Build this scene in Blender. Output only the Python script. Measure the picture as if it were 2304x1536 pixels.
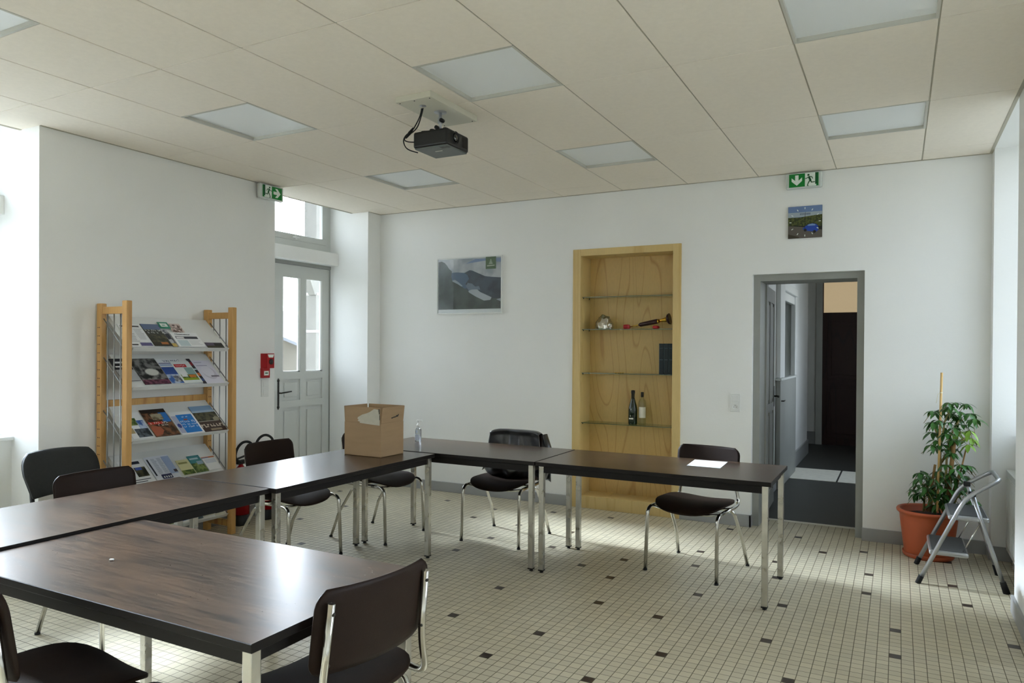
import bpy, bmesh, math, random
from mathutils import Vector, Matrix
random.seed(7)
S = bpy.context.scene
for o in list(bpy.data.objects):
    bpy.data.objects.remove(o, do_unlink=True)
COL = S.collection
PI = math.pi

# ------------------------------------------------------------------ camera
F, YAW, PITCH, ROLL, CY, CAMH = 1634.826, -0.4887, -0.0058, 0.0066, 25.25, 1.5005
cf = Vector((math.sin(YAW) * math.cos(PITCH), math.cos(YAW) * math.cos(PITCH), math.sin(PITCH)))
r0 = Vector((math.cos(YAW), -math.sin(YAW), 0)); u0 = r0.cross(cf)
cr = r0 * math.cos(ROLL) + u0 * math.sin(ROLL); cu = u0 * math.cos(ROLL) - r0 * math.sin(ROLL)
cd = bpy.data.cameras.new('camera'); cam = bpy.data.objects.new('camera', cd); COL.objects.link(cam)
cam.matrix_world = Matrix(((cr.x, cu.x, -cf.x, 0), (cr.y, cu.y, -cf.y, 0), (cr.z, cu.z, -cf.z, CAMH), (0, 0, 0, 1)))
cd.sensor_width = 36; cd.sensor_fit = 'HORIZONTAL'; cd.lens = F / 2304 * 36; cd.shift_y = CY / 2304
cd.clip_start = 0.05; cd.clip_end = 500
S.camera = cam

# ------------------------------------------------------------------ world, light, exposure
S.view_settings.view_transform = 'Standard'; S.view_settings.look = 'None'
S.view_settings.gamma = 1; S.view_settings.use_curve_mapping = False
S.view_settings.exposure = 1.46
SKY = 5.7
w = bpy.data.worlds.new('overcast_sky'); S.world = w; w.use_nodes = True
nt = w.node_tree; nt.nodes.clear()
out = nt.nodes.new('ShaderNodeOutputWorld'); bg = nt.nodes.new('ShaderNodeBackground')
tc = nt.nodes.new('ShaderNodeTexCoord'); sep = nt.nodes.new('ShaderNodeSeparateXYZ'); rp = nt.nodes.new('ShaderNodeValToRGB')
nt.links.new(tc.outputs['Generated'], sep.inputs[0]); nt.links.new(sep.outputs['Z'], rp.inputs[0])
rp.color_ramp.elements[0].position = 0.0; rp.color_ramp.elements[0].color = (.86, .93, 1, 1)
rp.color_ramp.elements[1].position = 0.9; rp.color_ramp.elements[1].color = (.66, .80, 1, 1)
nt.links.new(rp.outputs[0], bg.inputs[0])
# the sun behind thin cloud, low in the west: a bright soft patch of sky
LOBE, LEL, LAZ = 430.0, math.radians(26), 0.08
ldir = Vector((-math.cos(LEL), math.cos(LEL) * LAZ, math.sin(LEL))).normalized()
vd = nt.nodes.new('ShaderNodeVectorMath'); vd.operation = 'DOT_PRODUCT'; vd.inputs[1].default_value = ldir
nt.links.new(tc.outputs['Generated'], vd.inputs[0])
lr = nt.nodes.new('ShaderNodeMapRange'); lr.interpolation_type = 'SMOOTHSTEP'
lr.inputs['From Min'].default_value = math.cos(math.radians(6)); lr.inputs['From Max'].default_value = math.cos(math.radians(2))
lr.inputs['To Min'].default_value = SKY; lr.inputs['To Max'].default_value = SKY + LOBE
nt.links.new(vd.outputs['Value'], lr.inputs[0])
gdir = Vector((-.76, .60, .26)).normalized()          # wide brighter haze around that quarter of the sky
vg = nt.nodes.new('ShaderNodeVectorMath'); vg.operation = 'DOT_PRODUCT'; vg.inputs[1].default_value = gdir
nt.links.new(tc.outputs['Generated'], vg.inputs[0])
lg_ = nt.nodes.new('ShaderNodeMapRange'); lg_.interpolation_type = 'SMOOTHSTEP'
lg_.inputs['From Min'].default_value = math.cos(math.radians(42)); lg_.inputs['From Max'].default_value = math.cos(math.radians(12))
lg_.inputs['To Min'].default_value = 0; lg_.inputs['To Max'].default_value = 8
nt.links.new(vg.outputs['Value'], lg_.inputs[0])
ad_ = nt.nodes.new('ShaderNodeMath'); ad_.operation = 'ADD'
nt.links.new(lr.outputs[0], ad_.inputs[0]); nt.links.new(lg_.outputs[0], ad_.inputs[1]); 
ex_ = nt.nodes.new('ShaderNodeMapRange'); ex_.inputs['From Min'].default_value = -.3; ex_.inputs['From Max'].default_value = .6
ex_.inputs['To Min'].default_value = 1.0; ex_.inputs['To Max'].default_value = .62   # the east side of the sky is duller
nt.links.new(sep.outputs['X'], ex_.inputs[0])
me_ = nt.nodes.new('ShaderNodeMath'); me_.operation = 'MULTIPLY'
nt.links.new(ad_.outputs[0], me_.inputs[0]); nt.links.new(ex_.outputs[0], me_.inputs[1]); 
ey_ = nt.nodes.new('ShaderNodeMapRange'); ey_.inputs['From Min'].default_value = -.6; ey_.inputs['From Max'].default_value = .15
ey_.inputs['To Min'].default_value = .35; ey_.inputs['To Max'].default_value = 1.0   # and so is the south side
nt.links.new(sep.outputs['Y'], ey_.inputs[0])
mf_ = nt.nodes.new('ShaderNodeMath'); mf_.operation = 'MULTIPLY'
nt.links.new(me_.outputs[0], mf_.inputs[0]); nt.links.new(ey_.outputs[0], mf_.inputs[1]); nt.links.new(mf_.outputs[0], bg.inputs[1])
S.cycles.max_bounces = 8; S.cycles.diffuse_bounces = 5; S.cycles.glossy_bounces = 3; S.cycles.caustics_reflective = False; S.cycles.caustics_refractive = False
nt.links.new(bg.outputs[0], out.inputs[0])


def portal(name, loc, size, direction):
    """daylight portal in a window opening: guides sampling of the sky only, gives off no light"""
    l = bpy.data.lights.new(name, 'AREA'); l.shape = 'RECTANGLE'; l.size, l.size_y = size
    l.energy = 1; l.cycles.is_portal = True
    o = bpy.data.objects.new(name, l); COL.objects.link(o); o.location = loc
    o.rotation_euler = Vector(direction).to_track_quat('-Z', 'Z' if abs(direction[2]) < .5 else 'Y').to_euler()
    return o


for (x, y, z, wy, hz, dx) in ((-5.66, 5.52, 1.95, 1.32, 2.5, 1), (-5.66, 2.12, 2.0, 1.34, 2.4, 1), (-5.66, .1, 2.0, 1.3, 2.4, 1),
                              (1.12, 5.64, 1.9, 1.22, 2.1, -1), (1.12, 2.5, 1.9, 1.2, 2.1, -1),
                              (.72, 9.4, 1.9, 1.2, 1.6, -1)):
    portal('daylight_portal', (x, y, z), (wy, hz), (dx, 0, 0))


# ------------------------------------------------------------------ helpers: materials
def lin(c):
    return tuple(((v / 255) / 12.92 if v / 255 <= .04045 else ((v / 255 + .055) / 1.055) ** 2.4) for v in c)


def mat(name, rgb, rough=.5, metal=0, spec=.5, var=0, vscale=8, bump=0, bscale=60, coat=0, emis=None, estr=0, alpha=1, trans=0, ior=1.45, stretch=(1, 1, 1), var2=None, roughvar=0, linear=False):
    m = bpy.data.materials.new(name); m.use_nodes = True; n = m.node_tree; b = n.nodes['Principled BSDF']
    c = rgb if linear else lin(rgb)
    b.inputs['Base Color'].default_value = (*c, 1); b.inputs['Roughness'].default_value = rough
    b.inputs['Metallic'].default_value = metal; b.inputs['Specular IOR Level'].default_value = spec
    b.inputs['Coat Weight'].default_value = coat; b.inputs['Coat Roughness'].default_value = .1
    b.inputs['Transmission Weight'].default_value = trans; b.inputs['IOR'].default_value = ior
    if emis:
        b.inputs['Emission Color'].default_value = (*lin(emis), 1); b.inputs['Emission Strength'].default_value = estr
    tcn = n.nodes.new('ShaderNodeTexCoord'); mp = n.nodes.new('ShaderNodeMapping'); mp.inputs['Scale'].default_value = stretch
    n.links.new(tcn.outputs['Object'], mp.inputs[0])
    if var or roughvar:
        no = n.nodes.new('ShaderNodeTexNoise'); no.inputs['Scale'].default_value = vscale; no.inputs['Detail'].default_value = 5
        n.links.new(mp.outputs[0], no.inputs['Vector'])
        if var:
            rm = n.nodes.new('ShaderNodeValToRGB'); rm.color_ramp.elements[0].position = .3; rm.color_ramp.elements[1].position = .72
            lo = tuple(max(0, v * (1 - var)) for v in c); hi = tuple(min(1, v * (1 + var)) for v in c)
            if var2: hi = lin(var2)
            rm.color_ramp.elements[0].color = (*lo, 1); rm.color_ramp.elements[1].color = (*hi, 1)
            n.links.new(no.outputs['Fac'], rm.inputs[0]); n.links.new(rm.outputs[0], b.inputs['Base Color'])
        if roughvar:
            mr = n.nodes.new('ShaderNodeMapRange'); mr.inputs['From Min'].default_value = .3; mr.inputs['From Max'].default_value = .7
            mr.inputs['To Min'].default_value = rough; mr.inputs['To Max'].default_value = rough + roughvar
            n.links.new(no.outputs['Fac'], mr.inputs[0]); n.links.new(mr.outputs[0], b.inputs['Roughness'])
    if bump:
        nb = n.nodes.new('ShaderNodeTexNoise'); nb.inputs['Scale'].default_value = bscale; nb.inputs['Detail'].default_value = 3
        n.links.new(mp.outputs[0], nb.inputs['Vector'])
        bp = n.nodes.new('ShaderNodeBump'); bp.inputs['Strength'].default_value = bump; bp.inputs['Distance'].default_value = .004
        n.links.new(nb.outputs['Fac'], bp.inputs['Height']); n.links.new(bp.outputs[0], b.inputs['Normal'])
    return m


def wood(name, c1, c2, rough=.4, scale=3.0, dist=6, stretch=(1, 1, .12), fine=.15, coat=0, spec=.5, fscale=90):
    m = bpy.data.materials.new(name); m.use_nodes = True; n = m.node_tree; b = n.nodes['Principled BSDF']
    tcn = n.nodes.new('ShaderNodeTexCoord'); mp = n.nodes.new('ShaderNodeMapping'); mp.inputs['Scale'].default_value = stretch
    n.links.new(tcn.outputs['Object'], mp.inputs[0])
    wv = n.nodes.new('ShaderNodeTexNoise'); wv.inputs['Scale'].default_value = scale; wv.inputs['Detail'].default_value = 1.0; wv.inputs['Distortion'].default_value = .4
    n.links.new(mp.outputs[0], wv.inputs['Vector'])
    mu = n.nodes.new('ShaderNodeMath'); mu.operation = 'MULTIPLY'; mu.inputs[1].default_value = dist
    fr = n.nodes.new('ShaderNodeMath'); fr.operation = 'FRACT'
    n.links.new(wv.outputs['Fac'], mu.inputs[0]); n.links.new(mu.outputs[0], fr.inputs[0])
    no = n.nodes.new('ShaderNodeTexNoise'); no.inputs['Scale'].default_value = fscale; no.inputs['Detail'].default_value = 4
    n.links.new(mp.outputs[0], no.inputs['Vector'])
    rm = n.nodes.new('ShaderNodeValToRGB'); e = rm.color_ramp.elements
    e[0].position = 0; e[0].color = (*lin(c2), 1); e[1].position = .10; e[1].color = (*lin(c1), 1)
    x = e.new(.92); x.color = (*lin(c1), 1)
    x = e.new(1.0); x.color = (*lin(c2), 1)
    n.links.new(fr.outputs[0], rm.inputs[0])
    mx = n.nodes.new('ShaderNodeMix'); mx.data_type = 'RGBA'; mx.blend_type = 'MULTIPLY'; mx.inputs[0].default_value = fine
    n.links.new(rm.outputs[0], mx.inputs[6])
    r2 = n.nodes.new('ShaderNodeValToRGB'); r2.color_ramp.elements[0].position = .35; r2.color_ramp.elements[1].position = .65
    r2.color_ramp.elements[0].color = (.25, .25, .25, 1)
    n.links.new(no.outputs['Fac'], r2.inputs[0]); n.links.new(r2.outputs[0], mx.inputs[7])
    n.links.new(mx.outputs[2], b.inputs['Base Color'])
    b.inputs['Roughness'].default_value = rough; b.inputs['Coat Weight'].default_value = coat; b.inputs['Coat Roughness'].default_value = .12
    b.inputs['Specular IOR Level'].default_value = spec
    return m


def pane_mat(name, tint=(1, 1, 1), refl=1.0, rough=0.0):
    m = bpy.data.materials.new(name); m.use_nodes = True; n = m.node_tree; n.nodes.clear()
    o = n.nodes.new('ShaderNodeOutputMaterial'); t = n.nodes.new('ShaderNodeBsdfTransparent'); g = n.nodes.new('ShaderNodeBsdfGlossy')
    t.inputs[0].default_value = (*tint, 1); g.inputs['Roughness'].default_value = rough
    fr = n.nodes.new('ShaderNodeLayerWeight'); fr.inputs['Blend'].default_value = .5   # Schlick reflectance from the facing angle
    pw_ = n.nodes.new('ShaderNodeMath'); pw_.operation = 'POWER'; pw_.inputs[1].default_value = 5
    n.links.new(fr.outputs['Facing'], pw_.inputs[0])
    mu = n.nodes.new('ShaderNodeMath'); mu.operation = 'MULTIPLY_ADD'; mu.inputs[1].default_value = .9 * refl; mu.inputs[2].default_value = .04 * refl
    fr = pw_
    mx = n.nodes.new('ShaderNodeMixShader')
    n.links.new(fr.outputs[0], mu.inputs[0]); n.links.new(mu.outputs[0], mx.inputs[0])
    n.links.new(t.outputs[0], mx.inputs[1]); n.links.new(g.outputs[0], mx.inputs[2]); n.links.new(mx.outputs[0], o.inputs[0])
    return m


M = {}
M['wall'] = mat('painted_plaster', (238, 238, 235), .75, var=.02, vscale=1.3, bump=.15, bscale=55)
M['skirting'] = mat('grey_skirting', (160, 161, 160), .5)
M['ceil'] = mat('ceiling_tile', (242, 233, 219), .9, var=.02, vscale=40, bump=.2, bscale=320)
M['ceilgap'] = mat('ceiling_grid', (178, 172, 155), .8)
M['lampwhite'] = mat('opal_diffuser', (242, 245, 246), .35)
M['lampframe'] = mat('lamp_frame', (200, 198, 188), .5)
M['whitepaint'] = mat('white_gloss_paint', (226, 227, 224), .4)
M['greypaint'] = mat('pale_grey_paint', (200, 202, 197), .45, var=.03, vscale=4)
M['doorgrey'] = mat('mid_grey_paint', (150, 151, 145), .5, var=.04, vscale=4)
M['darkline'] = mat('groove_shadow_gap', (120, 124, 122), .7)
M['glass'] = pane_mat('window_glass', (.97, .98, .98))
M['shelfglass'] = pane_mat('shelf_glass', (.80, .88, .80), 1.0)
M['glassedge'] = mat('shelf_glass_edge', (74, 88, 62), .15, spec=.8)
M['chrome'] = mat('chrome', (205, 203, 196), .16, 1, var=.06, vscale=30)
M['brushed'] = mat('brushed_chrome', (190, 188, 180), .24, 1, var=.12, vscale=14, roughvar=.12)
M['blackplastic'] = mat('black_plastic', (20, 20, 19), .45)
M['blackrubber'] = mat('black_rubber', (22, 22, 22), .8)
M['darkmetal'] = mat('dark_iron', (62, 60, 56), .4, .8)
M['brownseat'] = mat('dark_brown_upholstery', (42, 29, 20), .65, spec=.15, var=.15, vscale=14, bump=.15, bscale=400)
M['brownback'] = mat('dark_brown_shell', (38, 26, 20), .5, spec=.2, var=.12, vscale=6, bump=.15, bscale=300)
M['blackfabric'] = mat('charcoal_fabric', (40, 41, 40), .85, bump=.5, bscale=600, var=.1, vscale=60)
M['pine'] = wood('beech_wood', (205, 158, 92), (178, 126, 64), .38, 5, 3, (1, 1, .1), .12)
M['rackwhite'] = mat('white_metal', (222, 224, 223), .35)
M['rod'] = mat('grey_metal_rod', (165, 168, 170), .3, .7)
M['ply'] = wood('pine_plywood', (210, 176, 110), (190, 150, 84), .42, 1.35, 13, (2.2, 2.2, .30), .10)
M['plyframe'] = wood('pine_frame', (214, 186, 124), (204, 172, 108), .42, 2.0, 4, (2, 2, .15), .08)
M['card'] = mat('corrugated_cardboard', (162, 134, 101), .85, var=.05, vscale=5, bump=.1, bscale=120, stretch=(1, 1, 6))
M['carddark'] = mat('cardboard_inner', (140, 108, 74), .9)
M['tape'] = mat('torn_label', (190, 184, 166), .6, var=.06, vscale=30)
M['ink'] = mat('black_ink', (36, 32, 28), .6)
M['gel'] = mat('clear_gel', (232, 240, 246), .08, trans=.85, ior=1.35)
M['paper'] = mat('white_paper', (240, 242, 244), .6)
M['red'] = mat('signal_red', (168, 14, 24), .35)
M['redlacq'] = mat('extinguisher_red', (150, 10, 18), .25)
M['green'] = mat('sign_green', (0, 128, 46), .35)
M['greendark'] = mat('sign_dark_green', (10, 84, 40), .35)
M['signwhite'] = mat('sign_white', (232, 240, 232), .35)
M['opal'] = mat('clear_plastic_housing', (206, 212, 208), .2)
M['terracotta'] = mat('terracotta_plastic', (176, 84, 48), .5, var=.06, vscale=6)
M['soil'] = mat('potting_soil', (52, 38, 28), .95, bump=.6, bscale=40)
M['leaf'] = mat('leaf_green', (52, 96, 38), .35, var=.35, vscale=12)
M['leafyoung'] = mat('young_leaf_green', (120, 158, 56), .4, var=.2, vscale=20)
M['stem'] = mat('plant_stem', (136, 122, 72), .7, var=.2, vscale=20)
M['cane'] = mat('bamboo_stake', (206, 170, 110), .6, var=.1, vscale=10, stretch=(1, 1, .2))
M['moss'] = mat('coir_pole', (150, 116, 70), .9, var=.2, vscale=40)
M['string'] = mat('garden_twine', (222, 214, 180), .8)
M['alu'] = mat('ladder_silver', (176, 178, 180), .3, .85, roughvar=.1, vscale=10)
M['tread'] = mat('ribbed_rubber_tread', (70, 71, 70), .7, bump=.3, bscale=120, stretch=(1, 12, 1))
M['stone'] = mat('warm_stone', (104, 101, 94), .85, var=.1, vscale=8, bump=.4, bscale=20)
M['render'] = mat('pale_render', (118, 112, 100), .9, var=.08, vscale=2)
M['roof'] = mat('slate_roof', (124, 126, 130), .7, var=.1, vscale=3)
M['hill'] = mat('wooded_hill', (46, 51, 50), .95, var=.25, vscale=.35)
M['ground'] = mat('gravel_ground', (120, 117, 108), .95, var=.1, vscale=1)
M['corrfloor'] = mat('dark_grey_lino', (62, 63, 60), .45, var=.06, vscale=3)
M['slab'] = mat('pale_lit_stone', (230, 225, 210), .5, var=.08, vscale=14)  # pale stone, colour raised to carry the light falling on it
M['mahog'] = wood('dark_mahogany', (52, 22, 14), (38, 14, 9), .5, 3, 5, (1, 1, .1), .2)
M['frost'] = mat('lit_frosted_glass', (206, 188, 154), .5, emis=(214, 190, 150), estr=.20, bump=.5, bscale=30)
M['darkpane'] = mat('dark_window_pane', (40, 46, 42), .12)
M['curtain'] = mat('green_curtain', (72, 84, 74), .8)
M['projblack'] = mat('projector_black', (22, 22, 21), .4)
M['projgrey'] = mat('projector_underside', (96, 100, 98), .4, var=.04, vscale=20)
M['lens'] = mat('lens_glass', (8, 8, 12), .05, coat=1)
M['leather'] = mat('black_leather', (30, 31, 33), .34, spec=.9, bump=.5, bscale=14, coat=.35)
M['bottlegreen'] = mat('dark_green_glass', (18, 34, 18), .08, coat=.5)
M['bottleclear'] = pane_mat('clear_bottle_glass', (.86, .90, .84), 1.3)
M['foil'] = mat('black_foil', (22, 20, 18), .35)
M['label'] = mat('cream_label', (222, 218, 202), .6)
M['gold'] = mat('brass', (206, 162, 62), .25, 1)
M['silverball'] = mat('crumpled_silver', (196, 190, 176), .22, .9, bump=1.0, bscale=18)
M['darkwood'] = mat('dark_polished_wood', (50, 22, 20), .3)
M['bluebook'] = mat('dark_blue_cloth', (20, 32, 36), .6, var=.1, vscale=30)
M['bluetrim'] = mat('grey_blue_spine_line', (84, 104, 110), .6)

# table top: worn dark veneer
def table_mat():
    m = bpy.data.materials.new('dark_walnut_veneer'); m.use_nodes = True; n = m.node_tree; b = n.nodes['Principled BSDF']
    tcn = n.nodes.new('ShaderNodeTexCoord')
    def noise_(sc, st, det, rough=.5):
        mp = n.nodes.new('ShaderNodeMapping'); mp.inputs['Scale'].default_value = st; n.links.new(tcn.outputs['Object'], mp.inputs[0])
        no = n.nodes.new('ShaderNodeTexNoise'); no.inputs['Scale'].default_value = sc; no.inputs['Detail'].default_value = det; no.inputs['Roughness'].default_value = rough
        n.links.new(mp.outputs[0], no.inputs['Vector']); return no.outputs['Fac']
    def ramp(src, p0, p1, c0, c1):
        r = n.nodes.new('ShaderNodeValToRGB'); r.color_ramp.elements[0].position = p0; r.color_ramp.elements[1].position = p1
        r.color_ramp.elements[0].color = (*c0, 1); r.color_ramp.elements[1].color = (*c1, 1); n.links.new(src, r.inputs[0]); return r.outputs[0]
    def mixc(kind, fac, a_, b_):
        x = n.nodes.new('ShaderNodeMix'); x.data_type = 'RGBA'; x.blend_type = kind
        if isinstance(fac, float): x.inputs[0].default_value = fac
        else: n.links.new(fac, x.inputs[0])
        n.links.new(a_, x.inputs[6]); n.links.new(b_, x.inputs[7]) if not isinstance(b_, tuple) else setattr(x.inputs[7], 'default_value', (*b_, 1)); return x.outputs[2]
    grain = ramp(noise_(6, (1.2, 16, 1), 7, .6), .42, .58, lin((28, 21, 17)), lin((92, 70, 52)))
    base = mixc('MIX', .5, grain, ramp(noise_(2.2, (.8, 6, 1), 4), .40, .62, lin((40, 31, 26)), lin((84, 64, 48))))
    grain = base
    blot = ramp(noise_(2.2, (1, 1.6, 1), 5), .35, .7, (.90, .90, .90), (1.08, 1.06, 1.04))
    base = mixc('MULTIPLY', 1.0, grain, blot)
    # wear: pale scuffs and fine scratches
    spk = ramp(noise_(60, (1, 2.5, 1), 2, .5), .70, .76, (0, 0, 0), (.5, .5, .5)); spm = ramp(noise_(3, (1, 1, 1), 2), .5, .6, (0, 0, 0), (1, 1, 1))
    base = mixc('MIX', mixc('MULTIPLY', 1.0, spk, spm), base, lin((150, 136, 120)))
    n.links.new(base, b.inputs['Base Color'])
    b.inputs['Roughness'].default_value = .27
    return m


M['table'] = table_mat()
M['tableedge'] = mat('dark_table_edge', (22, 18, 16), .42, spec=.25)


def floor_mat(name, base, line=(112, 104, 88)):
    m = bpy.data.materials.new(name); m.use_nodes = True; n = m.node_tree; b = n.nodes['Principled BSDF']
    tcn = n.nodes.new('ShaderNodeTexCoord'); sp = n.nodes.new('ShaderNodeSeparateXYZ'); n.links.new(tcn.outputs['Object'], sp.inputs[0])
    def mth(op, a, v=None, clamp=False):
        k = n.nodes.new('ShaderNodeMath'); k.operation = op; k.use_clamp = clamp
        if isinstance(a, (int, float)): k.inputs[0].default_value = a
        else: n.links.new(a, k.inputs[0])
        if v is not None:
            if isinstance(v, (int, float)): k.inputs[1].default_value = v
            else: n.links.new(v, k.inputs[1])
        return k.outputs[0]
    edges = []; cells = []
    for ax, off in (('X', -.617), ('Y', 3.902)):
        t = mth('DIVIDE', mth('SUBTRACT', sp.outputs[ax], off), .0535)
        cells.append(mth('FLOOR', t))
        f = mth('FRACT', t)
        edges.append(mth('MINIMUM', f, mth('SUBTRACT', 1, f)))
    e = mth('MINIMUM', edges[0], edges[1])
    mr = n.nodes.new('ShaderNodeMapRange'); mr.interpolation_type = 'SMOOTHSTEP'
    mr.inputs['From Min'].default_value = .018; mr.inputs['From Max'].default_value = .045
    n.links.new(e, mr.inputs[0])
    cb = n.nodes.new('ShaderNodeCombineXYZ'); n.links.new(cells[0], cb.inputs[0]); n.links.new(cells[1], cb.inputs[1])
    wn = n.nodes.new('ShaderNodeTexWhiteNoise'); wn.noise_dimensions = '2D'; n.links.new(cb.outputs[0], wn.inputs['Vector'])
    rm = n.nodes.new('ShaderNodeValToRGB'); c = lin(base)
    rm.color_ramp.elements[0].color = (*[v * .93 for v in c], 1); rm.color_ramp.elements[1].color = (*[min(1, v * 1.06) for v in c], 1)
    n.links.new(wn.outputs['Value'], rm.inputs[0])
    no = n.nodes.new('ShaderNodeTexNoise'); no.inputs['Scale'].default_value = 1.2; no.inputs['Detail'].default_value = 4
    n.links.new(tcn.outputs['Object'], no.inputs['Vector'])
    r3 = n.nodes.new('ShaderNodeValToRGB'); r3.color_ramp.elements[0].position = .3; r3.color_ramp.elements[1].position = .7
    r3.color_ramp.elements[0].color = (.92, .90, .86, 1)
    n.links.new(no.outputs['Fac'], r3.inputs[0])
    mm = n.nodes.new('ShaderNodeMix'); mm.data_type = 'RGBA'; mm.blend_type = 'MULTIPLY'; mm.inputs[0].default_value = 1
    n.links.new(rm.outputs[0], mm.inputs[6]); n.links.new(r3.outputs[0], mm.inputs[7])
    mx = n.nodes.new('ShaderNodeMix'); mx.data_type = 'RGBA'
    mx.inputs[6].default_value = (*lin(line), 1)
    n.links.new(mr.outputs[0], mx.inputs[0]); n.links.new(mm.outputs[2], mx.inputs[7])
    n.links.new(mx.outputs[2], b.inputs['Base Color'])
    ro = n.nodes.new('ShaderNodeMapRange'); ro.inputs['To Min'].default_value = .8; ro.inputs['To Max'].default_value = .34
    n.links.new(mr.outputs[0], ro.inputs[0]); n.links.new(ro.outputs[0], b.inputs['Roughness'])
    bp = n.nodes.new('ShaderNodeBump'); bp.inputs['Strength'].default_value = .35; bp.inputs['Distance'].default_value = .002
    n.links.new(mr.outputs[0], bp.inputs['Height']); n.links.new(bp.outputs[0], b.inputs['Normal'])
    return m


M['tilecream'] = floor_mat('cream_mosaic_tile', (208, 199, 174), (100, 91, 70))
M['tiledark'] = floor_mat('dark_brown_mosaic_tile', (60, 47, 38), (90, 80, 60))


# ------------------------------------------------------------------ helpers: mesh building
class MB:
    def __init__(s):
        s.bm = bmesh.new(); s.mats = []

    def mi(s, m):
        if m is None: return 0
        if m not in s.mats: s.mats.append(m)
        return s.mats.index(m)

    def box(s, a, b, m=None, bev=0, rot=None, piv=None, seg=2):
        t = bmesh.new(); bmesh.ops.create_cube(t, size=1)
        ax = [min(a[i], b[i]) for i in range(3)]; bx = [max(a[i], b[i]) for i in range(3)]
        for v in t.verts: v.co = Vector([(ax[i] + bx[i]) / 2 + v.co[i] * (bx[i] - ax[i]) for i in range(3)])
        if bev: bmesh.ops.bevel(t, geom=t.edges[:], offset=bev, segments=seg, affect='EDGES', profile=.5)
        if rot is not None:
            c = Vector(piv) if piv is not None else Vector([(ax[i] + bx[i]) / 2 for i in range(3)])
            for v in t.verts: v.co = c + rot @ (v.co - c)
        s.add(t, m, smooth=False); return s

    def add(s, t, m=None, smooth=True, xf=None):
        k = s.mi(m); vs = {}
        for v in t.verts: vs[v] = s.bm.verts.new(xf @ v.co if xf is not None else v.co)
        for f in t.faces:
            try: nf = s.bm.faces.new([vs[v] for v in f.verts])
            except ValueError: continue
            nf.material_index = k; nf.smooth = smooth
        t.free()

    def poly(s, pts, m=None, thick=None):
        """polygon in 3D; thick = extrusion vector"""
        k = s.mi(m)
        vs = [s.bm.verts.new(p) for p in pts]
        f = s.bm.faces.new(vs); f.material_index = k
        if thick is not None:
            th = Vector(thick); v2 = [s.bm.verts.new(Vector(p) + th) for p in pts]
            g = s.bm.faces.new(v2[::-1]); g.material_index = k
            for i in range(len(pts)):
                q = s.bm.faces.new([vs[i - 1], v2[i - 1], v2[i], vs[i]]); q.material_index = k
        return s

    def tube(s, pts, r, m=None, n=12, cap=True, flat=1.0, flatdir=None, smooth=True):
        """sweep a circle (or ellipse) along points; r may be a list"""
        k = s.mi(m); P = [Vector(p) for p in pts]; N = len(P)
        rs = r if isinstance(r, (list, tuple)) else [r] * N
        rings = []; up = None
        for i in range(N):
            d = (P[min(i + 1, N - 1)] - P[max(i - 1, 0)]).normalized()
            if up is None:
                up = Vector(flatdir) if flatdir is not None else (Vector((0, 0, 1)) if abs(d.z) < .9 else Vector((1, 0, 0)))
            a = (up - d * up.dot(d)).normalized(); up = a; b = d.cross(a)
            rings.append([s.bm.verts.new(P[i] + a * math.cos(2 * PI * j / n) * rs[i] * flat + b * math.sin(2 * PI * j / n) * rs[i]) for j in range(n)])
        for i in range(N - 1):
            for j in range(n):
                f = s.bm.faces.new([rings[i][j], rings[i][(j + 1) % n], rings[i + 1][(j + 1) % n], rings[i + 1][j]])
                f.material_index = k; f.smooth = smooth
        if cap:
            for g in (rings[0][::-1], rings[-1]):
                f = s.bm.faces.new(g); f.material_index = k
        return s

    def lathe(s, prof, c=(0, 0, 0), m=None, n=32, axis='z', xf=None):
        k = s.mi(m); rings = []
        for (r, z) in prof:
            ring = []
            for j in range(n):
                a = 2 * PI * j / n; v = Vector((r * math.cos(a), r * math.sin(a), z))
                if axis == 'x': v = Vector((z, v.x, v.y))
                if axis == 'y': v = Vector((v.x, z, v.y))
                v = v + Vector(c)
                ring.append(s.bm.verts.new(xf @ v if xf is not None else v))
            rings.append(ring)
        for i in range(len(rings) - 1):
            for j in range(n):
                f = s.bm.faces.new([rings[i][j], rings[i][(j + 1) % n], rings[i + 1][(j + 1) % n], rings[i + 1][j]])
                f.material_index = k; f.smooth = True
        for g in (rings[0][::-1], rings[-1]):
            if len(set(tuple(round(q, 6) for q in v.co) for v in g)) > 2:
                f = s.bm.faces.new(g); f.material_index = k
        return s

    def surf(s, fn, nu, nv, m=None, thick=0, closed_u=False, off=None):
        """grid surface fn(u,v)->Vector with optional second skin offset function"""
        k = s.mi(m)
        A = [[s.bm.verts.new(fn(i / nu, j / nv)) for j in range(nv + 1)] for i in range(nu + 1)]
        fs = []
        for i in range(nu):
            for j in range(nv):
                f = s.bm.faces.new([A[i][j], A[i + 1][j], A[i + 1][j + 1], A[i][j + 1]]); f.material_index = k; f.smooth = True; fs.append(f)
        if off is not None:
            B = [[s.bm.verts.new(off(i / nu, j / nv)) for j in range(nv + 1)] for i in range(nu + 1)]
            for i in range(nu):
                for j in range(nv):
                    f = s.bm.faces.new([B[i][j + 1], B[i + 1][j + 1], B[i + 1][j], B[i][j]]); f.material_index = k; f.smooth = True
            def side(a, b, c, d):
                f = s.bm.faces.new([a, b, c, d]); f.material_index = k; f.smooth = True
            for i in range(nu):
                side(A[i + 1][0], A[i][0], B[i][0], B[i + 1][0]); side(A[i][nv], A[i + 1][nv], B[i + 1][nv], B[i][nv])
            for j in range(nv):
                side(A[0][j], A[0][j + 1], B[0][j + 1], B[0][j]); side(A[nu][j + 1], A[nu][j], B[nu][j], B[nu][j + 1])
        return s

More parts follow.
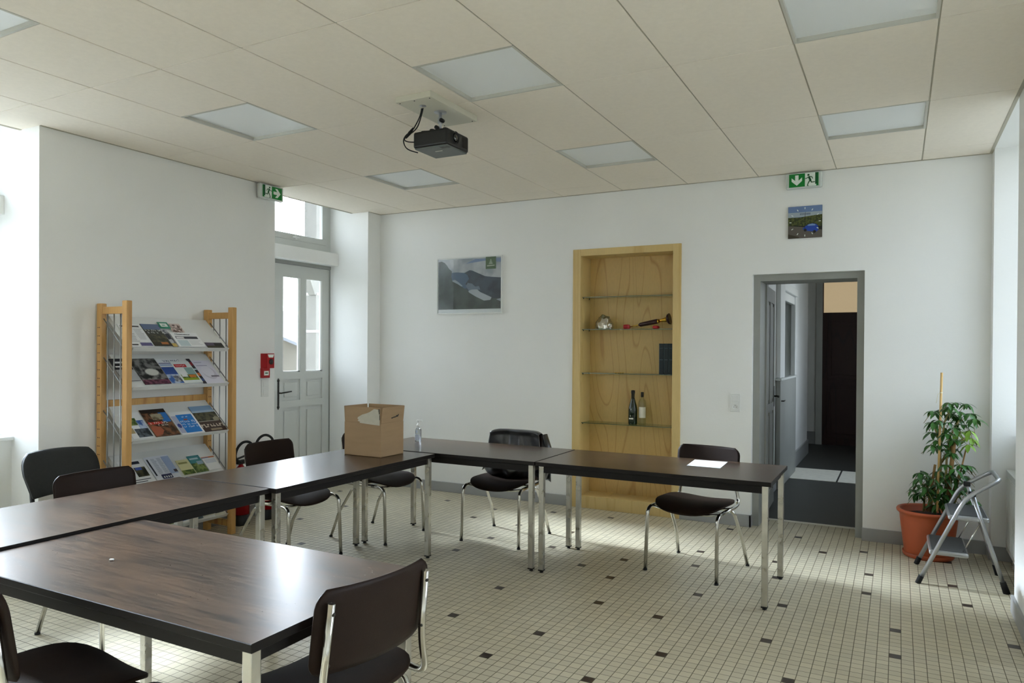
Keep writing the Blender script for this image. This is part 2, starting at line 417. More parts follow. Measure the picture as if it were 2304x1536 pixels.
    def build(s, name, m=None, parent=None, label=None, kind=None, weld=False, smooth_angle=None):
        if weld: bmesh.ops.remove_doubles(s.bm, verts=s.bm.verts[:], dist=1e-5)
        bmesh.ops.recalc_face_normals(s.bm, faces=s.bm.faces[:])
        me = bpy.data.meshes.new(name); s.bm.to_mesh(me); s.bm.free()
        for x in (s.mats or [m]): me.materials.append(x)
        o = bpy.data.objects.new(name, me); COL.objects.link(o)
        if parent is not None: o.parent = parent
        if label: o['label'] = label
        if kind: o['kind'] = kind
        return o


def tag(o, label, cat, group=None):
    o['label'] = label; o['category'] = cat
    if group: o['group'] = group
    return o


def thing(name, label, cat, loc=(0, 0, 0), rz=0, group=None):
    o = bpy.data.objects.new(name, None); COL.objects.link(o); o.location = loc; o.rotation_euler = (0, 0, rz)
    o.empty_display_size = .1
    return tag(o, label, cat, group)


def copy_tree(o, parent=None):
    c = o.copy(); COL.objects.link(c); c.parent = parent
    for ch in [x for x in bpy.data.objects if x.parent == o]:
        copy_tree(ch, c)
    return c


def struct(mb, name, m=None): return mb.build(name, m, kind='structure')


def arc_path(pts, rad=.04, n=5):
    """polyline with rounded corners"""
    P = [Vector(p) for p in pts]; out = [P[0]]
    for i in range(1, len(P) - 1):
        a, b, c = P[i - 1], P[i], P[i + 1]
        r = min(rad, (a - b).length * .45, (c - b).length * .45)
        p, q = b + (a - b).normalized() * r, b + (c - b).normalized() * r
        for k in range(n + 1):
            t = k / n; out.append(p * (1 - t) ** 2 + b * 2 * t * (1 - t) + q * t * t)
    out.append(P[-1]); return out


def text_mesh(txt, size, m, name, parent=None, xf=None, thick=.0006, align='CENTER'):
    c = bpy.data.curves.new('tmp', 'FONT'); c.body = txt; c.size = size; c.extrude = thick; c.align_x = align; c.align_y = 'CENTER'; c.resolution_u = 2
    t = bpy.data.objects.new('tmp', c); COL.objects.link(t)
    dg = bpy.context.evaluated_depsgraph_get(); me = bpy.data.meshes.new_from_object(t.evaluated_get(dg))
    bpy.data.objects.remove(t, do_unlink=True); bpy.data.curves.remove(c)
    me.materials.clear(); me.materials.append(m)
    if xf is not None: me.transform(xf)
    o = bpy.data.objects.new(name, me); COL.objects.link(o)
    if parent is not None: o.parent = parent
    return o


# ================================================================== ROOM
YB, ZC, XL, XR, YF = 6.392, 2.961, -5.05, 0.60, -1.2
T = .0535
# floor: one mesh, dark tiles have their own material
dark_pts = [(-1.773, 3.089), (-1.242, 3.048), (-2.197, 3.457), (-1.661, 3.456), (-1.019, 3.513), (-.434, 3.487), (-2.189, 3.98), (-1.548, 4.031), (-1.177, 3.977), (-.59, 3.93), (-.006, 4.035), (-2.878, 4.561), (-1.652, 4.499), (-1.065, 4.451), (-.587, 4.503), (-.004, 4.403), (.527, 4.45), (-1.915, 4.653), (-2.819, 5.021), (-2.285, 5.019), (-1.698, 4.964), (-1.224, 5.026), (-.69, 5.033), (-.16, 4.978), (.371, 5.03), (-3.339, 5.537), (-2.864, 5.485), (-2.329, 5.478), (-1.271, 5.436), (-.752, 5.435), (-.156, 5.438), (.319, 5.442), (-.472, 5.841), (-3.904, 6.031), (-3.323, 5.934), (-2.79, 6.077), (-.207, 6.007), (.323, 6.013), (-2.266, 6.138), (-1.211, 6.203), (-.682, 6.207)]
X0, Y0 = -.617, 3.902
ijd = set((math.floor((x - X0) / T), math.floor((y - Y0) / T)) for x, y in dark_pts)
rf = random.Random(3)
for bi in range(-12, 4):
    for bj in range(-12, 7):
        cx, cy = X0 + (bi * 10 + 5) * T, Y0 + (bj * 10 + 5) * T
        if cy > 2.95 and cx > -3.9 or (cy > 4.3 and cx > -4.2): continue
        ijd.add((bi * 10 + 5 + rf.randint(-1, 1), bj * 10 + 5 + rf.randint(-1, 1)))
for (x, y) in ((-3.6, 2.2), (-2.55, 1.62)): pass
fl = MB(); c_ = fl.mi(M['tilecream']); d_ = fl.mi(M['tiledark'])
i0, i1 = math.floor((-5.75 - X0) / T), math.ceil((1.2 - X0) / T); j0, j1 = math.floor((YF - .1 - Y0) / T), math.ceil((6.80 - Y0) / T)
j1 = int((6.80 - Y0) / T)
for j in range(j0, j1):
    row = sorted(i for (i, jj) in ijd if jj == j and i0 < i < i1)
    a = i0
    def quad(a, b, k):
        f = fl.bm.faces.new([fl.bm.verts.new((X0 + p * T, Y0 + q * T, 0)) for p, q in ((a, j), (b, j), (b, j + 1), (a, j + 1))]); f.material_index = k
    for i in row:
        if i > a: quad(a, i, c_)
        quad(i, i + 1, d_); a = i + 1
    quad(a, i1, c_)
struct(fl, 'floor')

# ceiling of suspended tiles; 1200 x 600 tiles, square lamps in some bays
yl = [-1.05, .14, 1.33, 2.519, 3.696, 4.888, 6.08]
xs = [-4.653 + .6 * k for k in range(0, 9)]
lamps = [(1, 1.31, 1.91), (4, 1.31, 1.91), (7, 1.31, 1.91), (1, 3.1, 3.696), (4, 3.1, 3.696), (7, 3.1, 3.696), (1, 4.888, 5.485), (4, 4.888, 5.485), (7, 4.888, 5.485)]
cm = MB(); g = .004
xe = [XL - .23] + xs + [XR]; ye = [YF] + yl + [YB]
for a in range(len(xe) - 1):
    for b in range(len(ye) - 1):
        x0, x1, y0, y1 = xe[a], xe[a + 1], ye[b], ye[b + 1]
        spans = [(y0, y1)]
        for (k, ly0, ly1) in lamps:
            if abs(x0 - xs[k]) < .01:
                ns = []
                for (p, q) in spans:
                    if ly1 <= p + .02 or ly0 >= q - .02: ns.append((p, q)); continue
                    if ly0 > p + .02: ns.append((p, ly0))
                    if ly1 < q - .02: ns.append((ly1, q))
                spans = ns
        for (p, q) in spans:
            gx0 = g if a > 0 else 0; gx1 = g if a < len(xe) - 2 else 0
            cm.box((x0 + gx0, p + g, ZC), (x1 - gx1, q - g * .4, ZC + .012), M['ceil'], bev=.0015, seg=1)
# backing with openings left for the lamps is simply higher than the lamps
cm.box((XL - .23, YF, ZC + .07), (XR + .02, YB, ZC + .09), M['ceilgap'])
# T bars: runners along y, cross tees along x, just above tile face
for x in xs: cm.box((x - .012, YF, ZC + .004), (x + .012, YB, ZC + .02), M['ceilgap'])
for a in range(len(xe) - 1):
    for y in yl:
        cm.box((xe[a] + .012, y - .012, ZC + .004), (xe[a + 1] - .012, y + .012, ZC + .02), M['ceilgap'])
struct(cm, 'ceiling')
cm = MB(); zt0 = ZC - .003
cm.box((XR - .02, YF, zt0), (XR - .0005, YB, ZC)); cm.box((XL, YB - .018, zt0), (XR - .02, YB - .0005, ZC)); cm.box((XL - .23, YF, zt0), (XL - .205, YB - .22, ZC)); cm.box((XL + .0005, 2.79, zt0), (XL + .016, 4.86, ZC)); cm.box((XL + .0005, 6.18, zt0), (XL + .016, YB - .018, ZC))
struct(cm, 'trim_8', M['ceilgap'])
# roof / upper slabs over the deep window bays and the corridor (keeps the sky out)
cs = MB()
cs.box((-5.95, YF - .4, 3.18), (1.45, 6.9, 3.3)); struct(cs, 'ceiling_slab', M['wall'])

# left wall
wl = MB()
for (a, b) in ((YF - .3, -.55), (.75, 1.45), (2.79, 4.86), (6.18, 6.80)):
    wl.box((-5.70, a, 0), (XL, b, 3.18), M['wall'])
for (a, b) in ((-.55, .75), (1.45, 2.79)):
    wl.box((-5.70, a, 0), (-5.37, b, .85), M['wall'])       # parapet under the window
    wl.box((-5.70, a, 2.40), (-5.466, b, 2.535), M['wall'], bev=.004)  # lintel ledge
wl.box((-5.70, 4.86, 2.395), (-5.458, 6.18, 2.53), M['wall'], bev=.004)
struct(wl, 'wall_left')
# ceiling edge strip where the bays go up behind the suspended ceiling
# right wall
wr = MB()
for (a, b) in ((YF - .3, 1.9), (3.1, 5.04), (6.25, 6.80)):
    wr.box((XR, a, 0), (1.16, b, 3.18), M['wall'])
wp_ = MB()
for (a, b) in ((1.9, 3.1), (5.04, 6.25)):
    wp_.box((.80, a, 0), (1.16, b, .90), M['wall'])
    wr.box((XR, a, ZC + .0), (1.16, b, 3.18), M['wall'])
struct(wr, 'wall_right')
struct(wp_, 'wall_right_parapet')
wf = MB(); wf.box((-5.7, YF - .3, 0), (1.16, YF, 3.18), M['wall']); struct(wf, 'wall_front')
# back wall with shelf niche and corridor opening
NX0, NX1 = -2.741, -1.703; DX0, DX1 = -1.095, -.24; WT = 6.80
wb = MB()
wb.box((-5.05, YB, 0), (NX0 + .02, WT, 3.18), M['wall'])
wb.box((NX0 + .02, YB, 2.42), (NX1 - .02, WT, 3.18), M['wall'])
wb.box((NX0 + .02, 6.66, 0), (NX1 - .02, WT, 2.42), M['wall'])
wb.box((NX1 - .02, YB, 0), (DX0, WT, 3.18), M['wall'])
wb.box((DX0, YB, 2.139), (DX1, WT, 3.18), M['wall'])
wb.box((DX1, YB, 0), (XR, WT, 3.18), M['wall'])
struct(wb, 'wall_back')


def skirt(name, boxes):
    s = MB()
    for a, b in boxes: s.box(a, b, M['skirting'], bev=.002, seg=1)
    struct(s, name)


h = .10; t = .016
skirt('baseboard_back', [((-5.05, YB - t, 0), (NX0, YB + .001, h)), ((NX1, YB - t, 0), (DX0 + .004, YB + .001, h)), ((DX0 - .012, YB - t, 0), (DX0 + .004, YB + .06, h)), ((DX1 - .004, YB - t, 0), (XR, YB + .001, h))])
skirt('baseboard_left', [((XL - .001, 2.79 - t, 0), (XL + t, 4.86 + t, h)), ((XL - .3, 2.774, 0), (XL, 2.79, h)), ((XL - .001, 6.18, 0), (XL + t, YB - t, h)), ((XL - .001, .75, 0), (XL + t, 1.45, h)), ((-5.37, 1.45, 0), (-5.355, 2.774, h))])
skirt('baseboard_right', [((XR - t, YF, 0), (XR + .001, 5.04 + t, h)), ((XR - t, 6.25 - t, 0), (XR + .001, YB - t, h)), ((XR, 6.235, 0), (.80, 6.25, h)), ((.785, 5.06, 0), (.80, 6.23, h))])

# ---- left windows (bays 1 and 2) and right windows; some are unseen, added for light
def window(n, xp, y0, y1, z0, z1, sill=None, mull=1, tran=None, side=1):
    f = MB(); fw = .055; d = .045
    f.box((xp - d / 2, y0, z0), (xp + d / 2, y0 + fw, z1)); f.box((xp - d / 2, y1 - fw, z0), (xp + d / 2, y1, z1))
    f.box((xp - d / 2, y0 + fw, z0), (xp + d / 2, y1 - fw, z0 + fw)); f.box((xp - d / 2, y0 + fw, z1 - fw), (xp + d / 2, y1 - fw, z1))
    for i in range(mull):
        ym = y0 + (y1 - y0) * (i + 1) / (mull + 1); f.box((xp - d / 2 - .004, ym - .04, z0 + fw), (xp + d / 2 + .004, ym + .04, z1 - fw))
    if tran: f.box((xp - d / 2, y0 + fw, tran - .02), (xp + d / 2, y1 - fw, tran + .02))
    root = bpy.data.objects.new('window_%d' % n, None); COL.objects.link(root); root['kind'] = 'structure'
    f.build('window_frame', M['whitepaint'], root)
    p = MB(); p.box((xp - .003, y0 + fw * .5, z0 + fw * .5), (xp + .003, y1 - fw * .5, z1 - fw * .5)); p.build('pane', M['glass'], root)
    if sill:
        s_ = MB(); s_.box(sill[0], sill[1], None, bev=.004); s_.build('window_sill', M['whitepaint'], root)
    return root


window(1, -5.60, 1.45, 2.79, .87, 2.40, ((-5.62, 1.45, .85), (-5.34, 2.79, .876)), 1, 1.7)
window(2, -5.60, 1.45, 2.79, 2.53, 3.18, None, 1)
window(8, -5.60, -.55, .75, .87, 2.40, ((-5.62, -.55, .85), (-5.34, .75, .876)), 1, 1.7)  # unseen window, added to brighten the back wall
window(9, -5.60, -.55, .75, 2.53, 3.18, None, 1)  # unseen upper window of the same bay, added for daylight
window(3, 1.06, 5.04, 6.25, .92, 2.961, ((.78, 5.04, .90), (1.08, 6.25, .925)), 1, 2.2)
window(4, 1.06, 1.9, 3.1, .92, 2.961, ((.78, 1.9, .90), (1.08, 3.1, .925)), 1, 2.2)  # out-of-view window, added to light the left wall

# transom over the exterior door: grey frame, one light, catch at the bottom
tr = bpy.data.objects.new('window_5', None); COL.objects.link(tr); tr['kind'] = 'structure'
f = MB()
f.box((-5.63, 4.86, 2.53), (-5.58, 6.178, 2.615)); f.box((-5.63, 4.86, 3.10), (-5.58, 6.178, 3.18))
f.box((-5.63, 4.86, 2.615), (-5.58, 4.93, 3.10)); f.box((-5.63, 6.11, 2.615), (-5.58, 6.178, 3.10))
f.box((-5.615, 4.93, 2.615), (-5.572, 6.11, 2.68), None, bev=.006); f.box((-5.615, 6.05, 2.68), (-5.575, 6.11, 3.10), None, bev=.005)
f.build('window_frame', M['greypaint'], tr)
p = MB(); p.box((-5.602, 4.93, 2.66), (-5.598, 6.07, 3.11)); p.build('pane', M['glass'], tr)
p = MB(); p.box((-5.572, 5.60, 2.635), (-5.555, 5.69, 2.655), None, bev=.004); p.box((-5.572, 5.63, 2.625), (-5.56, 5.66, 2.665), None, bev=.003); p.build('window_catch', M['whitepaint'], tr)

# exterior door (double leaf, right leaf is the one in view)
def ext_leaf(n, y0, y1, handle):
    root = bpy.data.objects.new('door_%d' % n, None); COL.objects.link(root); root['kind'] = 'structure'
    x0, x1 = -5.625, -5.585
    k = (y1 - y0) / .80
    g1a, g1b, g2a, g2b = y0 + .112 * k, y0 + .364 * k, y0 + .442 * k, y0 + .699 * k
    zt = 2.355
    d = MB()
    d.box((x0, y0, 0), (x1, g1a, zt)); d.box((x0, g2b, 0), (x1, y1, zt)); d.box((x0, g1b, .18), (x1, g2a, zt - .13))
    d.box((x0, g1a, 0), (x1, g2b, .18)); d.box((x0, g1a, zt - .13), (x1, g2b, zt))
    for (za, zb) in ((.872, .945), (1.165, 1.238)):
        d.box((x0, g1a, za), (x1, g1b, zb)); d.box((x0, g2a, za), (x1, g2b, zb))
    d.build('door_leaf', M['greypaint'], root)
    for (a, b) in ((g1a, g1b), (g2a, g2b)):
        p = MB(); p.box((-5.607, a - .005, 1.23), (-5.603, b + .005, zt - .12)); p.build('pane', M['glass'], root)
        q = MB()
        for (ya, yb) in ((a, a + .012), (b - .03, b)):
            q.box((-5.603, ya, 1.238), (-5.588, yb, zt - .13))
        q.box((-5.603, a, 1.238), (-5.588, b, 1.252)); q.build('glazing_bead', M['whitepaint'], root)
        for (za, zb) in ((.18, .872), (.945, 1.165)):
            q = MB(); q.box((-5.615, a, za), (-5.60, b, zb)); q.box((-5.60, a + .035, za + .035), (-5.592, b - .035, zb - .035), None, bev=.004)
            q.build('door_panel', M['greypaint'], root)
    if handle:
        yh = y0 + .055
        q = MB(); q.box((x1, yh - .012, .90), (x1 + .006, yh + .012, 1.14), None, bev=.003)
        for zc_ in (.885, 1.155): q.lathe([(.001, 0), (.016, 0), (.016, .005), (.001, .006)], (x1, yh, zc_), None, 12, 'x')
        for zc_ in (.868, 1.172): q.lathe([(.001, 0), (.008, 0), (.008, .005), (.001, .006)], (x1, yh, zc_), None, 10, 'x')
        q.build('lock_plate', M['darkmetal'], root)
        q = MB(); q.tube([(x1, yh, 1.03), (x1 + .045, yh, 1.03)], .008, None, 10); q.tube(arc_path([(x1 + .045, yh - .005, 1.03), (x1 + .05, yh + .07, 1.036), (x1 + .045, yh + .135, 1.04)], .03), [.007] * 3 + [.006] * 5, None, 10) if False else q.tube([(x1 + .045, yh - .006, 1.03), (x1 + .05, yh + .07, 1.036), (x1 + .045, yh + .14, 1.042)], .0075, None, 10)
        q.build('door_handle', M['darkmetal'], root)
    return root


ext_leaf(1, 5.37, 6.168, True)
ext_leaf(2, 4.87, 5.365, False)
df = MB(); df.box((-5.65, 4.86, 2.36), (-5.57, 6.18, 2.396)); df.box((-5.65, 6.168, 0), (-5.575, 6.18, 2.36)); struct(df, 'trim_1', M['doorgrey'])
dt = MB(); dt.box((-5.70, 4.86, -.02), (-5.57, 6.18, .012)); struct(dt, 'trim_2', M['stone'])

# ---- corridor beyond the back wall
cw = MB()
cw.box((-1.42, WT, 0), (-1.17, 8.70, 3.0)); cw.box((-1.42, 9.72, 0), (-1.17, 11.4, 3.0)); cw.box((-1.42, 8.70, 0), (-1.17, 9.72, 1.17)); cw.box((-1.42, 8.70, 2.19), (-1.17, 9.72, 3.0))
struct(cw, 'wall_corridor_left', M['wall'])
cw = MB(); cw.box((.38, WT, 0), (.62, 8.8, 3.0)); cw.box((.38, 10.0, 0), (.62, 12.7, 3.0)); cw.box((.38, 8.8, 0), (.62, 10.0, 1.1)); cw.box((.38, 8.8, 2.7), (.62, 10.0, 3.0)); struct(cw, 'wall_corridor_right', M['wall'])
cw = MB(); cw.box((-2.4, 12.6, 0), (-1.165, 12.8, 3.0)); cw.box((-.17, 12.6, 0), (.62, 12.8, 3.0)); cw.box((-1.165, 12.6, 2.70), (-.17, 12.8, 3.0)); cw.box((-2.5, 11.2, 0), (-2.4, 12.8, 3.0)); cw.box((-2.4, 11.2, 0), (-1.42, 11.4, 3.0)); struct(cw, 'wall_corridor_end', M['wall'])
cw = MB(); cw.box((-2.5, WT, 3.0), (.7, 12.8, 3.1)); struct(cw, 'ceiling_corridor', M['wall'])
cw = MB(); cw.box((-2.5, 6.80, -.05), (.62, 12.8, -.002)); struct(cw, 'floor_corridor', M['corrfloor'])
cw = MB(); cw.box((-2.5, 6.745, -.05), (.62, 6.80, .003)); struct(cw, 'trim_3', M['slab'])
skirt('baseboard_corridor', [((-1.171, WT, 0), (-1.15, 8.25, .2)), ((-1.171, 9.85, 0), (-1.15, 11.42, .2)), ((-1.165, 12.58, 0), (-2.3, 12.601, .2))])
for k, (a, b) in enumerate(((-1.168, -.62), (-.60, .36))):  # pale stone slabs, also standing in for light spilt on the floor
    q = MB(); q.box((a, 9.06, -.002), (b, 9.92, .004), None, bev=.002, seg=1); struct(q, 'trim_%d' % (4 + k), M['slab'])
# corridor window in the left wall, with moulded frame and dark pane
root = bpy.data.objects.new('window_6', None); COL.objects.link(root); root['kind'] = 'structure'
q = MB()
q.box((-1.20, 8.62, 1.15), (-1.135, 8.70, 2.26), None, bev=.01); q.box((-1.20, 9.70, 1.15), (-1.135, 9.80, 2.26), None, bev=.01)
q.box((-1.20, 8.62, 2.17), (-1.12, 9.80, 2.27), None, bev=.012); q.box((-1.20, 8.70, 2.07), (-1.15, 9.70, 2.17), None, bev=.008)
q.build('window_frame', M['whitepaint'], root)
q = MB(); q.box((-1.30, 8.70, 1.17), (-1.29, 9.72, 2.19)); q.build('pane', M['darkpane'], root)  # opaque pane, coloured dark for the unlit room behind
q = MB(); q.box((-1.285, 8.9, 1.17), (-1.275, 9.45, 2.19)); q.build('curtain', M['curtain'], root)
q = MB(); q.box((-1.172, 8.27, 1.20), (-1.12, 8.61, 2.99), None, bev=.004); struct(q, 'trim_6', M['whitepaint'])
window(7, .50, 8.8, 10.0, 1.1, 2.7, None, 1)  # hidden window, added to bring daylight into the corridor
# low grey cupboard under the corridor window
t_ = thing('low_cupboard', 'grey low cupboard along the corridor wall beneath the small corridor window', 'cupboard', (-1.118, 9.0, 0))
q = MB(); q.box((-.05, -.73, 0), (.0, .62, 1.17), None, bev=.004); q.build('body', M['doorgrey'], t_)
q = MB(); q.box((-.05, -.75, 1.17), (.012, .64, 1.195), None, bev=.004); q.build('top', M['greypaint'], t_)
q = MB(); q.tube([(.0, -.66, .95), (.025, -.66, .95), (.025, -.56, .95)], .007); q.build('latch', M['darkmetal'], t_)
# far brown door with lit pane above
root = bpy.data.objects.new('door_3', None); COL.objects.link(root); root['kind'] = 'structure'
q = MB(); q.box((-1.165, 12.56, 0), (-1.072, 12.64, 2.70)); q.box((-.27, 12.56, 0), (-.17, 12.64, 2.70)); q.box((-1.072, 12.56, 2.62), (-.27, 12.64, 2.70)); q.build('door_frame', M['greypaint'], root)
q = MB(); q.box((-1.072, 12.60, -.002), (-.27, 12.64, 2.09), M['mahog'])
for (za, zb) in ((.12, .95), (1.05, 1.95)):
    q.box((-1.0, 12.592, za), (-.35, 12.60, zb), M['mahog'], bev=.004)
    q.box((-.94, 12.586, za + .06), (-.41, 12.593, zb - .06), M['mahog'], bev=.004)
q.build('door_leaf', None, root)
q = MB(); q.box((-1.072, 12.59, 2.08), (-.27, 12.63, 2.105)); q.box((-1.072, 12.59, 2.595), (-.27, 12.63, 2.62)); q.box((-1.072, 12.59, 2.105), (-1.058, 12.63, 2.595)); q.build('transom_frame', M['mahog'], root)
q = MB(); q.box((-1.06, 12.60, 2.10), (-.27, 12.61, 2.60)); q.build('pane', M['frost'], root)
# grey frame of the opening and its open leaf
q = MB()
q.box((DX1 - .055, 6.45, 0), (DX1, WT, 2.139)); q.box((DX0, 6.45, 0), (DX0 + .055, WT, 2.139)); q.box((DX0 + .055, 6.45, 2.085), (DX1 - .055, WT, 2.139))
q.box((DX0 + .055, 6.72, 0), (DX0 + .068, WT, 2.085)); struct(q, 'trim_7', M['doorgrey'])
root = bpy.data.objects.new('door_4', None); COL.objects.link(root); root['kind'] = 'structure'
root.location = (DX0 + .05, 6.80, 0); root.rotation_euler = (0, 0, math.radians(2.5))
q = MB(); W_ = .77; q.box((-.04, 0, .01), (-.012, W_, 2.08))
for (ya, yb) in ((0, .09), (.345, .425), (.68, W_)): q.box((-.012, ya, .01), (0, yb, 2.08))
for (ya, yb) in ((.09, .345), (.425, .68)):
    for (za, zb) in ((.01, .15), (.92, 1.0), (1.95, 2.08)): q.box((-.012, ya, za), (0, yb, zb))
q.build('door_leaf', M['doorgrey'], root)
for (ya, yb) in ((.09, .345), (.425, .68)):
    for (za, zb) in ((.15, .92), (1.0, 1.95)):
        q = MB(); q.box((-.012, ya + .03, za + .03), (-.004, yb - .03, zb - .03), None, bev=.003); q.build('door_panel', M['doorgrey'], root)
q = MB(); q.box((0, .70, .95), (.004, .74, 1.15)); q.tube([(0, .72, 1.05), (.05, .72, 1.05), (.05, .60, 1.05)], .008); q.build('door_handle', M['darkmetal'], root)

# ================================================================== outside (seen through the door glass)
q = MB(); q.box((-90, -60, -.45), (60, 110, -.30)); struct(q, 'ground', M['ground'])
t_ = thing('stone_pillar', 'pale stone porch pillar with corbel seen through the right pane of the exterior door', 'pillar', (-7.0, 7.47, -.3))
q = MB(); q.box((-.11, -.11, 0), (.11, .11, 3.9), None, bev=.01); q.build('shaft', M['stone'], t_)
q = MB(); q.poly([(-.0, -.26, 2.75), (-.0, -.14, 2.5), (-.0, -.11, 2.5), (0, -.11, 3.1), (0, -.26, 3.1)], None, (.12, 0, 0)); q.build('corbel', M['stone'], t_)
q = MB()
for z in (1.45, 2.0, 2.5): q.box((-.12, -.12, z), (.12, .12, z + .03))
q.build('band', M['whitepaint'], t_)
t_ = thing('far_house', 'pale rendered house with grey roof seen through the exterior door panes', 'house', (-21, 21.5, -.3))
q = MB(); q.poly([(-4, -4, 0), (4, -4, 0), (4, -4, 1.9), (0, -4, 3.1), (-4, -4, 1.9)], None, (0, 9, 0)); q.build('wall', M['render'], t_)
q = MB(); q.poly([(0, -4.3, 3.2), (4.4, -4.3, 1.85), (4.4, -4.3, 1.75), (0, -4.3, 3.1)], None, (0, 9.6, 0)); q.poly([(0, -4.3, 3.2), (-4.4, -4.3, 1.85), (-4.4, -4.3, 1.75), (0, -4.3, 3.1)], None, (0, 9.6, 0)); q.build('roof', M['roof'], t_)
q = MB(); q.box((-.9, -2, 2.9), (-.3, -1.3, 3.7)); q.build('chimney', M['render'], t_)
hl = MB()
hr = random.Random(5)
def hill(u, v):
    a = math.radians(20 + u * 80); R_ = 60 + v * 25
    hgt = (6.1 + 1.4 * math.sin(u * 9 + 1) + .7 * math.sin(u * 31) + .5 * math.sin(u * 67)) * math.sin(min(1, v * 1.3) * PI / 2)
    return Vector((-R_ * math.sin(a), R_ * math.cos(a), -.4 + hgt))
hl.surf(hill, 90, 6, M['hill']); struct(hl, 'hills')

# ================================================================== ceiling lamps
for n, (k, y0, y1) in enumerate(lamps):
    rows = {1.31: 'nearest the viewer', 3.1: 'in the middle row', 4.888: 'in the row by the back wall'}[y0]
    cols = {1: 'left', 4: 'centre', 7: 'right'}[k]
    lab = 'unlit square white ceiling panel %s, %s column' % (rows, cols)
    t_ = thing('ceiling_light', lab, 'ceiling light', (xs[k] + .3, (y0 + y1) / 2, ZC - .0005), 0, 'square ceiling panels')
    q = MB(); a, b = .299, (y1 - y0) / 2 - .001; fw = .013; zt = .03
    q.box((-a, -b, 0), (-a + fw, b, zt)); q.box((a - fw, -b, 0), (a, b, zt)); q.box((-a + fw, -b, 0), (a - fw, -b + fw, zt)); q.box((-a + fw, b - fw, 0), (a - fw, b, zt))
    q.build('frame', M['lampframe'], t_)
    q = MB(); q.box((-a + fw, -b + fw, .020), (a - fw, b - fw, .028)); q.build('diffuser', M['lampwhite'], t_)

# ================================================================== shelf niche in back wall
t_ = thing('display_niche', 'tall pine plywood display niche set into the back wall, with glass shelves', 'shelf unit', (0, YB, 0))
q = MB(); dy = -.012
ix0, ix1, iz0, iz1 = -2.662, -1.777, .115, 2.378
q.box((NX0, dy, 0), (ix0, .03, 2.442), None, bev=.002, seg=1); q.box((ix1, dy, 0), (NX1, .03, 2.442), None, bev=.002, seg=1)
q.box((ix0, dy, 0), (ix1, .03, iz0), None, bev=.002, seg=1); q.box((ix0, dy, iz1), (ix1, .03, 2.442), None, bev=.002, seg=1)
q.build('frame', M['plyframe'], t_)
q = MB(); q.box((ix0 - .015, .03, iz0 - .015), (ix0, .24, iz1 + .015)); q.box((ix1, .03, iz0 - .015), (ix1 + .015, .24, iz1 + .015)); q.box((ix0, .03, iz1), (ix1, .24, iz1 + .015)); q.box((ix0, .03, iz0 - .015), (ix1, .24, iz0)); q.build('side_panel', M['plyframe'], t_)
q = MB(); q.box((ix0 - .015, .24, iz0 - .015), (ix1 + .015, .255, iz1 + .015)); q.build('back_panel', M['ply'], t_)
SHZ = (1.993, 1.688, 1.275, .803)
for z in SHZ:
    q = MB(); q.box((ix0 + .003, .028, z - .006), (ix1 - .003, .232, z), M['shelfglass']); q.box((ix0 + .003, .022, z - .006), (ix1 - .003, .028, z), M['glassedge'])
    s_ = q.build('shelf', None, t_)
    q = MB()
    for x in (ix0 + .006, ix1 - .006):
        for y in (.05, .20): q.lathe([(.001, -.016), (.005, -.016), (.005, -.006), (.001, -.006)], (x, y, z), None, 8)
    q.build('shelf_pin', M['darkmetal'], s_)

# objects on the shelves
q = MB()
rr = random.Random(2)
tb = bmesh.new(); bmesh.ops.create_icosphere(tb, subdivisions=4, radius=1)
from mathutils import noise
for v in tb.verts:
    n_ = noise.noise(v.co * 2.2) * .22 + noise.noise(v.co * 5) * .10
    p_ = v.co * (1 + n_); v.co = Vector((p_.x * .086, p_.y * .065, max(-.012, p_.z * .115 * (1.05 if p_.z > 0 else .3))))
q.add(tb, M['silverball'])
o = q.build('silver_mask', None); o.location = (-2.475, YB + .12, 1.688 + .0125)
tag(o, 'crumpled silver metal ornament on the left of the second glass shelf', 'ornament')
# trumpet-like instrument on red stands
t_ = thing('horn', 'dark wood and brass horn lying across red rests on the second glass shelf', 'horn', (-2.05, YB + .10, 1.688))
dirv = Vector((.240, 0, .044)); st = Vector((-.16, 0, .022))
L = lambda k: tuple(st + dirv * k)
q = MB(); q.tube([L(0), L(.45)], .005); q.build('mouthpipe', M['gold'], t_)
q = MB(); q.tube([L(.35), L(.42), L(.8), L(1.1)], [.009, .019, .022, .022], None, 14); q.build('body', M['darkwood'], t_)
q = MB(); q.tube([L(.8), L(.95), L(1.15)], [.006, .014, .02], None, 14); q.tube([L(1.12), L(1.3), L(1.48)], [.012, .016, .024], None, 14); q.build('brass_joint', M['gold'], t_)
q = MB(); q.tube([L(1.46), L(1.50), L(1.58)], [.028, .045, .052], None, 18); q.build('bell', M['darkwood'], t_)
for x_ in (-.19, .09):
    q = MB(); q.box((x_ - .028, -.03, 0), (x_ + .028, .03, .030 if x_ > 0 else .042), None, bev=.012, seg=3); o = q.build('red_rest', M['red'], None); o.location = (-2.05, YB + .10, 1.6885)
    tag(o, 'small red rest under the %s end of the horn on the second glass shelf' % ('right' if x_ > 0 else 'left'), 'rest', 'red rests under the horn')
